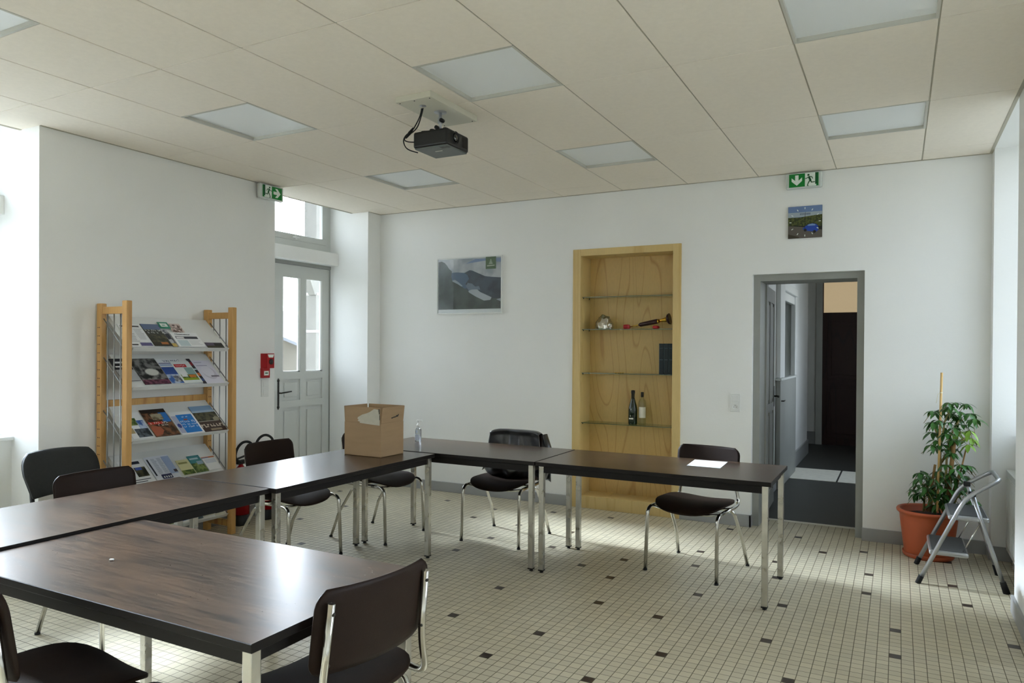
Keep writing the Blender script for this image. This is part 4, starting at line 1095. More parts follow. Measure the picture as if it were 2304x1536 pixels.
# second shelf
magazine('magazine', 'black and white striped magazine behind the left post, second shelf', 1, 3.20, 3.336, .07, .302, (36, 36, 40), [('c', WH, .1, .9, .6, .66), ('c', (180, 182, 184), 0, 1, 0, .5), ('c', WH, .2, .75, .78, .86)])
magazine('magazine', 'black and white photo magazine with pale oval, second shelf of the rack', 1, 3.345, 3.556, .026, .298, ph_bw, [('g', (150, 150, 146), [(.56 + .27 * math.cos(a * PI / 8), .46 + .15 * math.sin(a * PI / 8)) for a in range(16)]), ('g', (206, 206, 200), [(.56 + .24 * math.cos(a * PI / 8), .46 + .125 * math.sin(a * PI / 8)) for a in range(16)]), ('p', ph_crowd, 0, 1, 0, .17)], lift=.002)
magazine('magazine', 'white and blue magazine titled in grey capitals, centre of the second shelf', 1, 3.560, 3.745, .025, .29, WH, [('p', ph_blue, .0, .92, .0, .66), ('c', (52, 84, 158), .0, .92, .36, .66), ('c', (60, 80, 140), .02, .72, .80, .83), ('c', (170, 186, 214), .02, .72, .70, .78), ('p', ph_city, .25, .92, .06, .3)], [('VALMAG', .66, .90, .037, (90, 108, 130))], lift=.003)
magazine('leaflet', 'white leaflet with red title box and green meadow, second shelf', 1, 3.665, 3.828, .020, .26, (226, 232, 230), [('c', (196, 30, 42), .08, .72, .72, .86), ('c', (146, 178, 176), .5, .96, .35, .7), ('p', ph_green, .08, .92, .12, .38), ('c', (150, 170, 40), .08, .92, .12, .22), ('c', (206, 120, 40), .5, .85, .24, .36), ('c', WH, .12, .42, .28, .52)], [('~6', .40, .79, .022, (240, 236, 232))], lift=.008, pages=.001)
magazine('leaflet', 'narrow strip leaflet of small photographs between two white ones, second shelf', 1, 3.826, 3.858, .008, .29, (44, 42, 50), [('c', (150, 40, 52), .1, .9, .72, .86), ('c', (180, 206, 214), .1, .9, .54, .6), ('c', (206, 110, 48), .1, .9, .30, .42), ('c', (64, 84, 142), .1, .9, .1, .2)], lift=.005, pages=.002)
magazine('leaflet', 'pale lilac leaflet at the right end of the second shelf', 1, 3.862, 4.03, .009, .272, (222, 220, 234), [('g', (204, 200, 214), [(.55 + .36 * math.cos(a * PI / 8), .46 + .28 * math.sin(a * PI / 8)) for a in range(16)]), ('g', (226, 224, 236), [(.50 + .31 * math.cos(a * PI / 8), .52 + .24 * math.sin(a * PI / 8)) for a in range(16)]), ('c', (130, 126, 140), .52, .96, .28, .34), ('c', (110, 112, 150), .1, .7, .76, .775), ('c', (150, 150, 176), .1, .5, .9, .92)], pages=.002)
# third shelf
magazine('magazine', 'white magazine with green and blue photos at the left of the third shelf', 2, 3.256, 3.415, .02, .275, WH, [('p', ph_green, .1, .65, .5, .78), ('p', ph_blue, .62, .98, .35, .68), ('p', ph_night, .3, .98, .03, .36), ('c', (178, 160, 120), .02, .26, .2, .4)])
magazine('magazine', 'dark brown photo magazine with red title on the third shelf', 2, 3.428, 3.629, .015, .288, ph_fire, [('c', (196, 56, 44), .02, .62, .44, .53), ('c', (52, 120, 196), .66, .98, .50, .86), ('g', (168, 92, 66), [(.02, .02), (.3, .06), (.46, .2), (.4, .34), (.1, .4), (.02, .3)]), ('c', (38, 30, 26), 0, 1, .86, 1), ('p', photo('pale_smoke', (110, 98, 76), (176, 166, 140), 30), .3, .75, .6, .82)], [('~11', .36, .485, .026, (240, 236, 230)), ('~7', .60, .40, .022, (240, 236, 230))], lift=.003)
magazine('magazine', 'white magazine with a bright blue panel, centre right of the third shelf', 2, 3.637, 3.84, .006, .24, WH, [('c', (178, 182, 206), .02, .26, .06, .82), ('c', (32, 128, 212), .24, .92, .05, .86), ('g', (52, 66, 140), [(.13 + .08 * math.cos(a * PI / 6), .38 + .1 * math.sin(a * PI / 6)) for a in range(12)]), ('c', (160, 80, 60), .46, .62, .60, .66)], [('~5', .58, .75, .018, (236, 240, 244)), ('~8', .58, .54, .026, (240, 244, 248)), ('~11', .58, .42, .02, (240, 244, 248)), ('~9', .58, .31, .022, (240, 244, 248))], lift=.005)
magazine('magazine', 'landscape magazine with sky above and brown lower half, right of the third shelf', 2, 3.846, 4.052, .008, .284, (62, 44, 38), [('c', (126, 160, 196), 0, 1, .80, 1), ('c', (160, 184, 206), 0, 1, .70, .82), ('p', ph_land, 0, 1, .40, .74), ('c', (206, 202, 190), 0, .92, .385, .40), ('g', (150, 146, 122), [(.70, .41), (.96, .42), (.98, .52), (.86, .56), (.72, .50)]), ('c', (150, 134, 112), .3, .8, .03, .1)], [('~8', .52, .22, .045, (214, 200, 184))], lift=.003)
# fourth shelf
magazine('newsletter', 'white newsletter with a small photo at the left of the fourth shelf', 3, 3.26, 3.455, .02, .285, WH, [('p', ph_land, .45, .9, .38, .72), ('c', (70, 92, 170), .5, .75, .62, .72), ('c', (40, 44, 60), .3, .8, .84, .94)] + frac_lines(.1, .9, .1, .32, 3, (60, 64, 80)))
magazine('newsletter', 'pale blue newsletter with text columns, centre left of the fourth shelf', 3, 3.465, 3.665, .02, .29, (226, 230, 240), frac_lines(.22, .42, .35, .92, 16, (176, 184, 198), .5, 2) + frac_lines(.45, .63, .35, .92, 16, (176, 184, 198), .5, 3) + [('c', (164, 182, 216), .66, .98, .30, .94), ('c', (40, 44, 84), .24, .66, .16, .32), ('c', (58, 46, 54), .84, .98, .34, .44), ('c', (40, 44, 60), .04, .10, .3, .9)] + [('c', WH, .3 + .09 * i, .35 + .09 * i, .19, .25) for i in range(4)], lift=.002)
magazine('booklet', 'yellow booklet with green hedge picture on the fourth shelf', 3, 3.695, 3.805, .07, .218, (218, 214, 164), [('p', ph_green, .0, .95, .0, .30), ('c', (150, 146, 88), .1, .8, .72, .84)], lift=.003, pages=.002)
magazine('booklet', 'teal and green countryside booklet on the fourth shelf', 3, 3.806, 3.916, .07, .243, (60, 134, 142), [('p', ph_green, 0, 1, 0, .55), ('c', (176, 206, 214), .1, .8, .76, .86), ('c', (150, 176, 196), .5, .98, .45, .65)], lift=.004, pages=.002)
magazine('leaflet', 'white folded leaflet at the right end of the fourth shelf', 3, 3.925, 4.05, .075, .215, WH, [('c', (196, 112, 66), .0, .95, .88, .98), ('c', (84, 130, 176), .0, .5, .88, .93), ('c', (206, 212, 222), .1, .9, .5, .8)], lift=.003, pages=.002)
# bottom shelf
bcol = [((206, 206, 190), 'cream'), ((66, 96, 116), 'slate blue'), ((126, 140, 90), 'olive'), ((226, 226, 222), 'white'), ((60, 78, 88), 'dark teal'), ((190, 186, 160), 'beige')]
for k in range(7):
    y0 = 3.33 + k * .103; c, cn = bcol[k % 6]
    magazine('leaflet', '%s leaflet on the lowest rack shelf, %s' % (cn, ('leftmost of the row', 'second from the left', 'third from the left', 'middle of the row', 'third from the right', 'second from the right', 'rightmost of the row')[k]), 4, y0, y0 + .098, .01 + .01 * (k % 3), .22, c, [('p', (ph_green, ph_city, ph_night, ph_blue)[k % 4], .1, .9, .1, .55), ('c', (232, 232, 228), .12, .8, .7, .82)], pages=.002, lift=.001 * (k % 2), group='leaflets on the bottom rack shelf')

# fire extinguishers
for k, (x, y) in enumerate(((-4.90, 4.345), (-4.88, 4.60))):
    t_ = thing('fire_extinguisher', ('red fire extinguisher on the floor right beside the brochure rack', 'red fire extinguisher on the floor, the one nearer the exterior door')[k], 'fire extinguisher', (x, y, 0), 0, 'fire extinguishers by the rack')
    q = MB(); q.lathe([(.001, 0), (.07, 0), (.074, .01), (.074, .085), (.068, .09)], n=28); q.build('base', M['blackplastic'], t_)
    q = MB(); q.lathe([(.072, .09), (.072, .40), (.062, .45), (.03, .485), (.018, .50), (.018, .52)], n=32); q.build('cylinder', M['redlacq'], t_)
    q = MB(); q.surf(lambda u, v: Vector((.0735 * math.cos(-1.3 + u * 1.6), .0735 * math.sin(-1.3 + u * 1.6), .17 + v * .17)), 10, 1, M['label']); q.build('label', None, t_)
    q = MB(); q.box((-.015, -.04, .51), (.02, .04, .545), None, bev=.005); q.box((-.01, -.055, .56), (.012, .06, .572), None, bev=.003, rot=Matrix.Rotation(.2, 3, 'X')); q.build('valve', M['blackplastic'], t_)
    q = MB(); hs = (.02, .05, .50)
    if k == 0: pts = [(.02, -.02, .53), (.03, -.075, .56), (.035, -.085, .61), (.03, -.05, .665), (.03, .0, .695), (.03, .06, .69), (.03, .10, .65), (.02, .10, .56), (.03, .085, .45), (.05, .09, .25)]
    else: pts = [(.02, -.02, .53), (.03, -.10, .58), (.03, -.14, .65), (.03, -.10, .715), (.03, -.03, .735), (.03, .04, .70), (.02, .08, .62), (.02, .10, .5), (.03, .09, .3)]
    # smooth the hose with Catmull-Rom
    sm = []
    for i in range(len(pts) - 1):
        p0, p1, p2, p3 = [Vector(pts[min(max(i + d_, 0), len(pts) - 1)]) for d_ in (-1, 0, 1, 2)]
        for s_ in range(6):
            u_ = s_ / 6; sm.append(.5 * ((2 * p1) + (p2 - p0) * u_ + (2 * p0 - 5 * p1 + 4 * p2 - p3) * u_ ** 2 + (-p0 + 3 * p1 - 3 * p2 + p3) * u_ ** 3))
    sm.append(Vector(pts[-1])); q.tube(sm, .011, None, 10); q.build('hose', M['blackrubber'], t_)

# ================================================================== wall fittings
# alarm sounder, call point, switches on the left wall
t_ = thing('alarm_box', 'red alarm sounder box on the left wall beside the exterior door bay', 'alarm', (XL, 4.755, 1.375))
q = MB(); q.poly([(0, -.06, -.066), (0, .075, -.066), (.055, .05, -.066), (.055, -.035, -.066)], None, (0, 0, .132)); q.build('body', M['red'], t_)
q = MB(); q.lathe([(.001, 0), (.026, 0), (.024, .004), (.001, .005)], (.055, .012, -.008), None, 20, 'x'); q.build('grille', M['darkmetal'], t_)
q = MB(); q.poly([(.0556, -.028, .058), (.0556, .046, .058), (.0556, .034, .030), (.0556, -.016, .030)], None, (.0008, 0, 0)); q.build('label', M['signwhite'], t_)
t_ = thing('call_point', 'small red fire call point directly below the alarm box', 'call point', (XL, 4.735, 1.266))
q = MB(); q.box((0, -.045, -.045), (.03, .045, .045), None, bev=.005); q.build('body', M['red'], t_)
q = MB(); q.box((.03, -.027, -.022), (.032, .027, .018)); q.build('window', M['signwhite'], t_)
q = MB(); q.box((.0322, -.016, -.006), (.033, .016, .004)); q.build('symbol', M['greendark'], t_)


def switch(label, loc, rz, kind):
    t_ = thing('wall_switch', label, 'switch', loc, rz)
    q = MB(); q.box((-.042, -.010, -.078), (.042, 0, .078), None, bev=.003); q.build('plate', M['whitepaint'], t_)
    q = MB(); q.box((-.026, -.014, .012), (.026, -.009, .062), None, bev=.002); q.build('rocker', M['whitepaint'], t_)
    if kind == 'double':
        q = MB(); q.box((-.026, -.014, -.062), (.026, -.009, -.012), None, bev=.002); q.build('rocker', M['whitepaint'], t_)
    else:
        q = MB(); q.lathe([(.001, -.0105), (.022, -.0105), (.024, -.013), (.026, -.013), (.027, -.0095)], (0, 0, -.036), None, 24, 'y'); q.build('socket', M['whitepaint'], t_)
        q = MB()
        for dx, dz in ((-.0095, -.038), (.0095, -.038), (0, -.024)): q.lathe([(.001, -.0118), (.0028, -.0118), (.0028, -.010)], (dx, 0, dz), None, 8, 'y')
        q.build('socket_hole', M['ink'], t_)
    return t_


switch('white switch plate with socket on the back wall between niche and corridor opening', (-1.229, YB, 1.05), 0, 'socket')
switch('white double switch plate on the left wall under the red call point', (XL, 4.742, 1.130), math.radians(90), 'double')


def exit_sign(label, loc, rz, arrow, flip, hang=False):
    t_ = thing('exit_sign', label, 'exit sign', loc, rz, 'green emergency exit signs')
    # local: x along wall, -y out of wall, sign 0.235 x .115
    q = MB(); q.box((-.138, -.045, -.065), (.138, 0, .065), None, bev=.012, seg=3); q.build('housing', M['opal'], t_)
    q = MB(); q.box((-.112, -.049, -.053), (.112, -.044, .053)); q.build('panel', M['green'], t_)
    s = -1 if flip else 1
    y = -.0495
    # white half with running man is at s*(+) side
    q = MB(); q.box((min(s * .010, s * .095), y - .0006, -.053), (max(s * .010, s * .095), y + .001, .053)); q.build('white_field', M['signwhite'], t_)
    q = MB(); q.box((min(s * .087, s * .106), y - .0012, -.040), (max(s * .087, s * .106), y, .053)); q.build('doorway', M['greendark'], t_)
    q = MB(); yy = y - .0016
    def lim(a, b, w_):
        a, b = Vector(a), Vector(b); d = (b - a).normalized(); n_ = Vector((-d.y, d.x)) * w_ / 2
        a = a - d * w_ * .25; b = b + d * w_ * .25
        q.poly([(s * p_.x, yy, p_.y) for p_ in (a + n_, a - n_, b - n_, b + n_)], None, (0, .0006, 0))
    q.poly([(s * (.036 + .0085 * math.cos(a * PI / 6)), yy, .037 + .0085 * math.sin(a * PI / 6)) for a in range(12)], None, (0, .0006, 0))
    lim((.040, .022), (.052, -.008), .015); lim((.038, .022), (.024, .012), .006); lim((.024, .012), (.013, .010), .006)
    lim((.046, .024), (.062, .020), .006); lim((.062, .020), (.068, .006), .006)
    lim((.048, -.006), (.036, -.026), .008); lim((.036, -.026), (.028, -.048), .007); lim((.028, -.048), (.037, -.050), .005)
    lim((.052, -.008), (.060, -.024), .008); lim((.060, -.024), (.084, -.022), .007)
    q.build('running_figure', M['greendark'], t_)
    q = MB(); cx = -s * .052
    base = [(0, -.042), (.040, -.006), (.040, .022), (.013, -.002), (.013, .042), (-.013, .042), (-.013, -.002), (-.040, .022), (-.040, -.006)]
    R_ = {'down': 0, 'right': PI / 2}[arrow]
    pts = [(px * math.cos(R_) - pz * math.sin(R_), px * math.sin(R_) + pz * math.cos(R_)) for px, pz in base]
    q.poly([(cx + a, y - .0008, b) for a, b in pts], None, (0, .0008, 0)); q.build('arrow', M['signwhite'], t_)
    return t_


exit_sign('green exit sign with down arrow above the square clock', (-.693, YB, 2.888), 0, 'down', False)
es = exit_sign('green exit sign with right arrow on the left wall above the exterior door', (XL + .03, 4.752, 2.885), math.radians(90), 'right', True)
q = MB(); q.box((-.06, -.005, -.03), (.06, .035, .03)); q.build('bracket', M['opal'], es)

# square photo clock
t_ = thing('wall_clock', 'square photo clock with a blue car on a road, above the corridor opening', 'clock', (-.684, YB - .012, 2.552))
def P2(x, z, k=0): return (x * .130, -.001 - k * .0004, z * .130)
q = MB(); q.box((-.130, 0, -.130), (.130, .012, .130), None, bev=.001, seg=1); q.build('plate', M['blackplastic'], t_)
q = MB()
def pg(pts, c, k): q.poly([P2(x, z, k) for x, z in pts], cm_(c) if isinstance(c, tuple) else c)
pg([(-1, .3), (1, .3), (1, 1), (-1, 1)], (104, 128, 170), 0); pg([(-1, .3), (1, .38), (1, .62), (-1, .62)], (160, 172, 182), 1)
pg([(-1, -.2), (1, -.3), (1, .42), (.2, .36), (-.3, .30), (-1, .32)], photo('clock_field', (44, 50, 26), (84, 92, 44), 60), 2)
pg([(-1, -.2), (-.2, -.3), (.1, -.36), (1, -.55), (1, -1), (-1, -1)], (94, 88, 80), 3); pg([(-1, -.72), (-.3, -.95), (-.4, -1), (-1, -1)], (60, 52, 38), 4)
q.build('photo_print', None, t_)
q = MB()
pg([(-.14, -.42), (0, -.28), (.1, -.24), (.2, -.16), (.45, -.12), (.66, -.18), (.78, -.32), (.80, -.55), (.66, -.66), (.3, -.60), (-.05, -.54)], (28, 66, 160), 6)
pg([(.14, -.22), (.24, -.17), (.44, -.14), (.62, -.20), (.6, -.26), (.2, -.26)], (120, 150, 190), 7)
for cx, cz in ((.02, -.52), (.56, -.64)): pg([(cx + .09 * math.cos(a * PI / 5), cz + .09 * math.sin(a * PI / 5)) for a in range(10)], (20, 20, 24), 8)
q.build('car_picture', None, t_)
q = MB()
for i in range(12):
    a = i * PI / 6; d = Vector((math.sin(a), math.cos(a))); n_ = Vector((d.y, -d.x)) * .022
    r_a, r_b = .80, .92
    q.poly([P2(*(d * r_a + n_), 10), P2(*(d * r_a - n_), 10), P2(*(d * r_b - n_), 10), P2(*(d * r_b + n_), 10)], None)
q.build('hour_mark', M['signwhite'], t_)
q = MB()
for a, l_ in ((math.radians(2), .62), (math.radians(182), .45)):
    d = Vector((math.sin(a), math.cos(a))); n_ = Vector((d.y, -d.x)) * .018
    q.poly([P2(*(n_ * -1), 11), P2(*n_, 11), P2(*(d * l_ + n_ * .5), 11), P2(*(d * l_ - n_ * .5), 11)], None)
q.build('clock_hand', M['ink'], t_)
q = MB(); rq = random.Random(4)
for i in range(9): xa = -.30 + i * .07; q.poly([P2(xa, .44, 9), P2(xa + rq.uniform(.03, .055), .44, 9), P2(xa + .04, .56, 9), P2(xa + .008, .56, 9)], None)
q.build('title', cm_((78, 92, 118)), t_)

# framed mountain poster
px0, px1, pz0, pz1 = -4.287, -3.506, 1.852, 2.438
t_ = thing('framed_poster', 'white framed poster of misty mountains with a green emblem on the back wall', 'poster', ((px0 + px1) / 2, YB, (pz0 + pz1) / 2))
hw, hh = (px1 - px0) / 2, (pz1 - pz0) / 2
q = MB(); fw = .012
q.box((-hw, -.022, -hh), (-hw + fw, 0, hh)); q.box((hw - fw, -.022, -hh), (hw, 0, hh)); q.box((-hw + fw, -.022, -hh), (hw - fw, 0, -hh + fw)); q.box((-hw + fw, -.022, hh - fw), (hw - fw, 0, hh)); q.build('frame', M['whitepaint'], t_)
q = MB(); q.box((-hw + fw, -.012, -hh + fw), (hw - fw, -.004, hh - fw)); q.build('mount', M['paper'], t_)
def PP(u, v, k): return (-hw + .018 + u * (2 * hw - .036), -.0125 - k * .0003, -hh + .05 + v * (2 * hh - .068))
def pgn(q, pts, m_, k): q.poly([PP(u, v, k) for u, v in pts], m_ if not isinstance(m_, tuple) else cm_(m_))
cl = photo('clouds_grey', (166, 172, 182), (206, 208, 212), 5)
q = MB()
pgn(q, [(0, 0), (1, 0), (1, 1), (0, 1)], cl, 0)
pgn(q, [(.44, .90), (.75, .94), (1, .90), (1, .98), (.6, .985)], (134, 152, 188), 1)
pgn(q, [(.2, .73), (.3, .74), (.42, .72), (.46, .74), (.51, .77), (.55, .76), (.65, .70), (.75, .64), (.85, .62), (1, .60), (1, .1), (.1, .2)], photo('far_range', (58, 66, 80), (78, 88, 104), 8), 2)
pgn(q, [(.2, .73), (.3, .74), (.42, .72), (.47, .68), (.5, .6), (.44, .5), (.5, .42), (.36, .4), (.22, .56)], (92, 112, 138), 3)
pgn(q, [(.23, .58), (.27, .59), (.33, .54), (.4, .46), (.36, .45), (.28, .5), (.22, .54)], (170, 182, 196), 4)
pgn(q, [(.45, .46), (.48, .52), (.55, .50), (.6, .44), (.66, .45), (.68, .38), (.5, .36)], (122, 136, 154), 4)
pgn(q, [(0, .96), (.05, .97), (.10, .94), (.14, .88), (.17, .82), (.22, .76), (.21, .66), (.23, .56), (.32, .5), (.44, .40), (.6, .28), (.75, .20), (1, .20), (1, 0), (0, 0)], photo('near_slope', (66, 74, 70), (88, 96, 94), 6), 5)
pgn(q, [(.49, .36), (.55, .385), (.63, .385), (.68, .33), (.78, .27), (.86, .22), (.84, .17), (.74, .16), (.6, .25), (.50, .33)], (186, 192, 200), 6)
pgn(q, [(.93, .18), (1, .14), (1, .2)], (170, 176, 186), 6)
q.build('print', None, t_)
q = MB(); pgn(q, [(.765, .775), (.925, .775), (.925, 1.03), (.765, 1.03)], (92, 116, 84), 8); q.build('emblem_field', None, t_)
q = MB()
for i in range(4): z = .87 + i * .025; w_ = .036 - i * .009; pgn(q, [(.845 - w_, z), (.845 + w_, z), (.845 + w_ * .6, z + .016), (.845 - w_ * .6, z + .016)], (196, 206, 190), 9)
pgn(q, [(.785, .826), (.905, .834), (.905, .850), (.785, .846)], (206, 212, 196), 9); q.build('emblem', None, t_)
q = MB(); q.box((-hw + fw, -.0205, -hh + fw), (hw - fw, -.019, hh - fw)); q.build('glass_front', M['glass'], t_)

# ================================================================== projector
t_ = thing('projector', 'black projector hanging from a plate under the suspended ceiling', 'projector', (0, 0, 0))
pl = MB(); R2 = Matrix.Rotation(0, 3, 'Z'); pl.box((-2.60, 3.42, 2.925), (-2.352, 3.935, ZC - .0005), M['plateb'] if 'plateb' in M else mat('cream_plate', (206, 202, 184), .5), bev=.002, seg=1); pl.build('ceiling_plate', None, t_)
q = MB()
for x, y in ((-2.58, 3.44), (-2.58, 3.91), (-2.372, 3.44), (-2.372, 3.91), (-2.478, 3.44)): q.lathe([(.001, 0), (.004, 0), (.004, -.002), (.001, -.003)], (x, y, 2.925), None, 8)
q.build('screw', M['darkmetal'], t_)
PX, PY = -2.455, 3.675
q = MB(); q.lathe([(.001, 0), (.038, 0), (.038, -.004), (.001, -.005)], (PX, PY, 2.925), None, 28); q.build('flange', M['alu'], t_)
q = MB(); q.lathe([(.020, 0), (.020, -.002), (.001, -.003)], (-2.485, 3.535, 2.925), None, 20); q.build('cable_grommet', M['alu'], t_)
q = MB(); q.tube([(PX, PY, 2.922), (PX, PY, 2.80)], .009, None, 12); q.box((PX - .013, PY - .01, 2.855), (PX + .013, PY + .01, 2.89), None, bev=.002); q.build('mount_tube', M['alu'], t_)
q = MB(); q.lathe([(.001, -.014), (.012, -.014), (.012, .014), (.001, .014)], (PX + .02, PY - .012, 2.868), None, 14, 'y'); q.lathe([(.001, -.014), (.012, -.014), (.012, .014), (.001, .014)], (PX - .012, PY - .016, 2.828), None, 14, 'y'); q.build('clamp_knob', M['blackplastic'], t_)
q = MB(); zb, zt_ = 2.695, 2.800
bx0, bx1, by0, by1 = -2.597, -2.350, 3.592, 3.835
q.box((bx0, by0, zb + .006), (bx1, by1, zt_), M['projblack'], bev=.014, seg=3); pb = q.build('body', None, t_)
q = MB(); q.box((bx0 + .008, by0 + .008, zb), (bx1 - .008, by1 - .008, zb + .01), M['projgrey'], bev=.003, seg=1)
q.box((bx1 - .07, by0 + .02, zb - .0012), (bx1 - .012, by0 + .055, zb + .001), M['projblack']); q.box((bx0 + .10, by0 + .09, zb - .001), (bx0 + .15, by0 + .10, zb + .001), M['lampframe']); q.build('bottom_cover', None, pb)
q = MB(); q.lathe([(.001, .002), (.030, .002), (.034, .008), (.036, .012), (.036, -.01)], (bx1 - .004, by0 + .085, 2.758), None, 28, 'x'); q.build('lens_ring', M['blackplastic'], pb)
q = MB(); q.lathe([(.001, .014), (.015, .012), (.027, .006)], (bx1 - .004, by0 + .085, 2.758), None, 24, 'x'); q.build('lens', M['lens'], pb)
q = MB()
for i in range(6): q.box((bx1 - .002, by1 - .075 + i * .010, 2.72), (bx1 + .0012, by1 - .071 + i * .010, 2.78))
q.build('vent', M['darkmetal'], pb)
q = MB()
for x, y in ((bx0 + .05, by0 + .04), (bx0 + .12, by0 + .03), (bx1 - .04, by0 + .04), (bx1 - .05, by1 - .05)): q.lathe([(.001, .012), (.014, .010), (.018, 0)], (x, y, zt_ - .001), None, 14)
q.tube([(bx0 + .05, by0 + .04, zt_ + .006), (PX, PY, zt_ + .008), (bx1 - .04, by0 + .04, zt_ + .006)], .008, None, 8); q.build('mount_bracket', M['darkmetal'], pb)
def crom(pts, n=6):
    sm = []
    for i in range(len(pts) - 1):
        p0, p1, p2, p3 = [Vector(pts[min(max(i + d_, 0), len(pts) - 1)]) for d_ in (-1, 0, 1, 2)]
        for s_ in range(n):
            u_ = s_ / n; sm.append(.5 * ((2 * p1) + (p2 - p0) * u_ + (2 * p0 - 5 * p1 + 4 * p2 - p3) * u_ ** 2 + (-p0 + 3 * p1 - 3 * p2 + p3) * u_ ** 3))
    sm.append(Vector(pts[-1])); return sm
def dn(px, py, y=3.57):
    d_ = cr * ((px - 1152) / F) - cu * ((py - 768 - CY) / F) + cf
    t__ = y / d_.y; return (d_.x * t__, y, CAMH + d_.z * t__)
for k, pts in enumerate(([(950, 236), (946, 258), (936, 280), (926, 295), (914, 304), (908, 316), (912, 330), (922, 338), (934, 341)], [(953, 238), (948, 260), (940, 284), (930, 296), (916, 306), (910, 314), (918, 319), (930, 317)])):
    q = MB(); P_ = [dn(*p_) for p_ in pts]; P_[-1] = (P_[-1][0], 3.60, P_[-1][2]); q.tube(crom(P_), .0035, None, 8); q.build('cable', M['blackrubber'], t_)
q = MB(); q.tube([dn(930, 288), dn(922, 299), dn(913, 311)], [.007, .014, .007], None, 10, flat=.6); q.build('cable_plug', M['blackrubber'], t_)

# ================================================================== plant in the corner
pc = Vector((.205, 6.135, 0))
t_ = thing('potted_plant', 'leafy green umbrella plant in a large terracotta-coloured pot in the back corner', 'plant', tuple(pc))
q = MB(); q.lathe([(.001, .012), (.150, .012), (.157, .03), (.163, .08), (.186, .27), (.188, .30), (.198, .315), (.208, .322), (.210, .335), (.203, .345), (.190, .342), (.184, .335), (.180, .30), (.001, .29)], n=48); pot = q.build('pot', M['terracotta'], t_)
q = MB(); q.lathe([(.001, 0), (.160, 0), (.166, .008), (.169, .03), (.164, .032), (.158, .014), (.001, .012)], n=40); q.build('saucer', M['terracotta'], t_)
q = MB(); q.lathe([(.184, .295), (.12, .302), (.001, .305)], n=32); q.build('soil', M['soil'], t_)
def wp(px, py, y=6.12):
    v = Vector(dn(px, py, y)); return v - pc
stems = MB(); rl = random.Random(11)
stem_paths = [[(2092, 1150), (2102, 1100), (2112, 1060), (2118, 1000), (2125, 950), (2140, 915)], [(2105, 1150), (2110, 1100), (2118, 1050), (2112, 990), (2100, 950)], [(2078, 1150), (2080, 1120), (2076, 1090), (2068, 1080)],
              [(2120, 1145), (2128, 1090), (2130, 1030), (2136, 985), (2150, 960), (2165, 930)], [(2130, 1145), (2150, 1090), (2160, 1060)], [(2098, 1150), (2088, 1110), (2084, 1075)], [(2140, 1148), (2152, 1120), (2168, 1105)], [(2140, 1150), (2165, 1130), (2190, 1118)], [(2118, 1040), (2140, 1005), (2172, 985)]]
for sp in stem_paths:
    yy = 6.12 + rl.uniform(-.06, .06); stems.tube([wp(a, b, yy) for a, b in sp], [.009 - .005 * i / len(sp) for i in range(len(sp))], None, 8)
stems.build('stem', M['stem'], t_)
leaf = MB(); lk = [leaf.mi(M['leaf']), leaf.mi(M['leafyoung'])]
def leaflet(o_, d_, up, L_, W_, k):
    d_ = d_.normalized(); sd = d_.cross(up).normalized(); nn = sd.cross(d_)
    pr_ = [(0, 0), (.18, .45), (.45, 1), (.75, .75), (1, 0)]
    mid = [leaf.bm.verts.new(o_ + d_ * L_ * t__ - nn * (L_ * .45 * t__ * t__)) for t__, _ in pr_]
    l_ = [leaf.bm.verts.new(o_ + d_ * L_ * t__ + sd * W_ * w_ / 2 - nn * (L_ * .45 * t__ * t__ - .12 * W_ * w_)) for t__, w_ in pr_[1:-1]]
    r_ = [leaf.bm.verts.new(o_ + d_ * L_ * t__ - sd * W_ * w_ / 2 - nn * (L_ * .45 * t__ * t__ - .12 * W_ * w_)) for t__, w_ in pr_[1:-1]]
    def fc(v): f_ = leaf.bm.faces.new(v); f_.material_index = lk[k]; f_.smooth = True
    for s_, rev in ((l_, False), (r_, True)):
        ch = [mid[0], *s_, mid[4]]
        fc([mid[0], mid[1], s_[0]]); fc([mid[1], mid[2], s_[1], s_[0]]); fc([mid[2], mid[3], s_[2], s_[1]]); fc([mid[3], mid[4], s_[2]])
pet = MB()
cl_px = [(2150, 905), (2138, 915), (2176, 908), (2190, 945), (2182, 930), (2160, 925), (2145, 935), (2128, 920), (2105, 930), (2100, 950), (2112, 945), (2098, 972), (2106, 990), (2096, 1000), (2112, 1008), (2122, 960), (2135, 950), (2150, 950), (2165, 955), (2130, 975), (2145, 990), (2118, 1000), (2128, 1010), (2150, 1010), (2140, 930), (2155, 940),
         (2078, 1060), (2070, 1075), (2085, 1070), (2066, 1090), (2080, 1095), (2060, 1110), (2092, 1085), (2075, 1108), (2100, 1100), (2112, 1090), (2122, 1075), (2118, 1110), (2132, 1100), (2105, 1120), (2125, 1125), (2140, 1120), (2150, 1105), (2165, 1095), (2160, 1045), (2175, 1050), (2148, 1055), (2170, 1070), (2182, 1100), (2150, 1075), (2115, 1130), (2138, 1065), (2128, 1045), (2190, 1125), (2100, 1135), (2130, 1135), (2112, 1060), (2095, 1112)]
young = [(2160, 970), (2182, 968), (2185, 985), (2150, 975), (2178, 1000), (2120, 1060)]
more_px = [(a_ + rl.uniform(-12, 12), b_ + rl.uniform(-12, 12)) for a_, b_ in cl_px if rl.random() < .45]
cl_px = cl_px + more_px
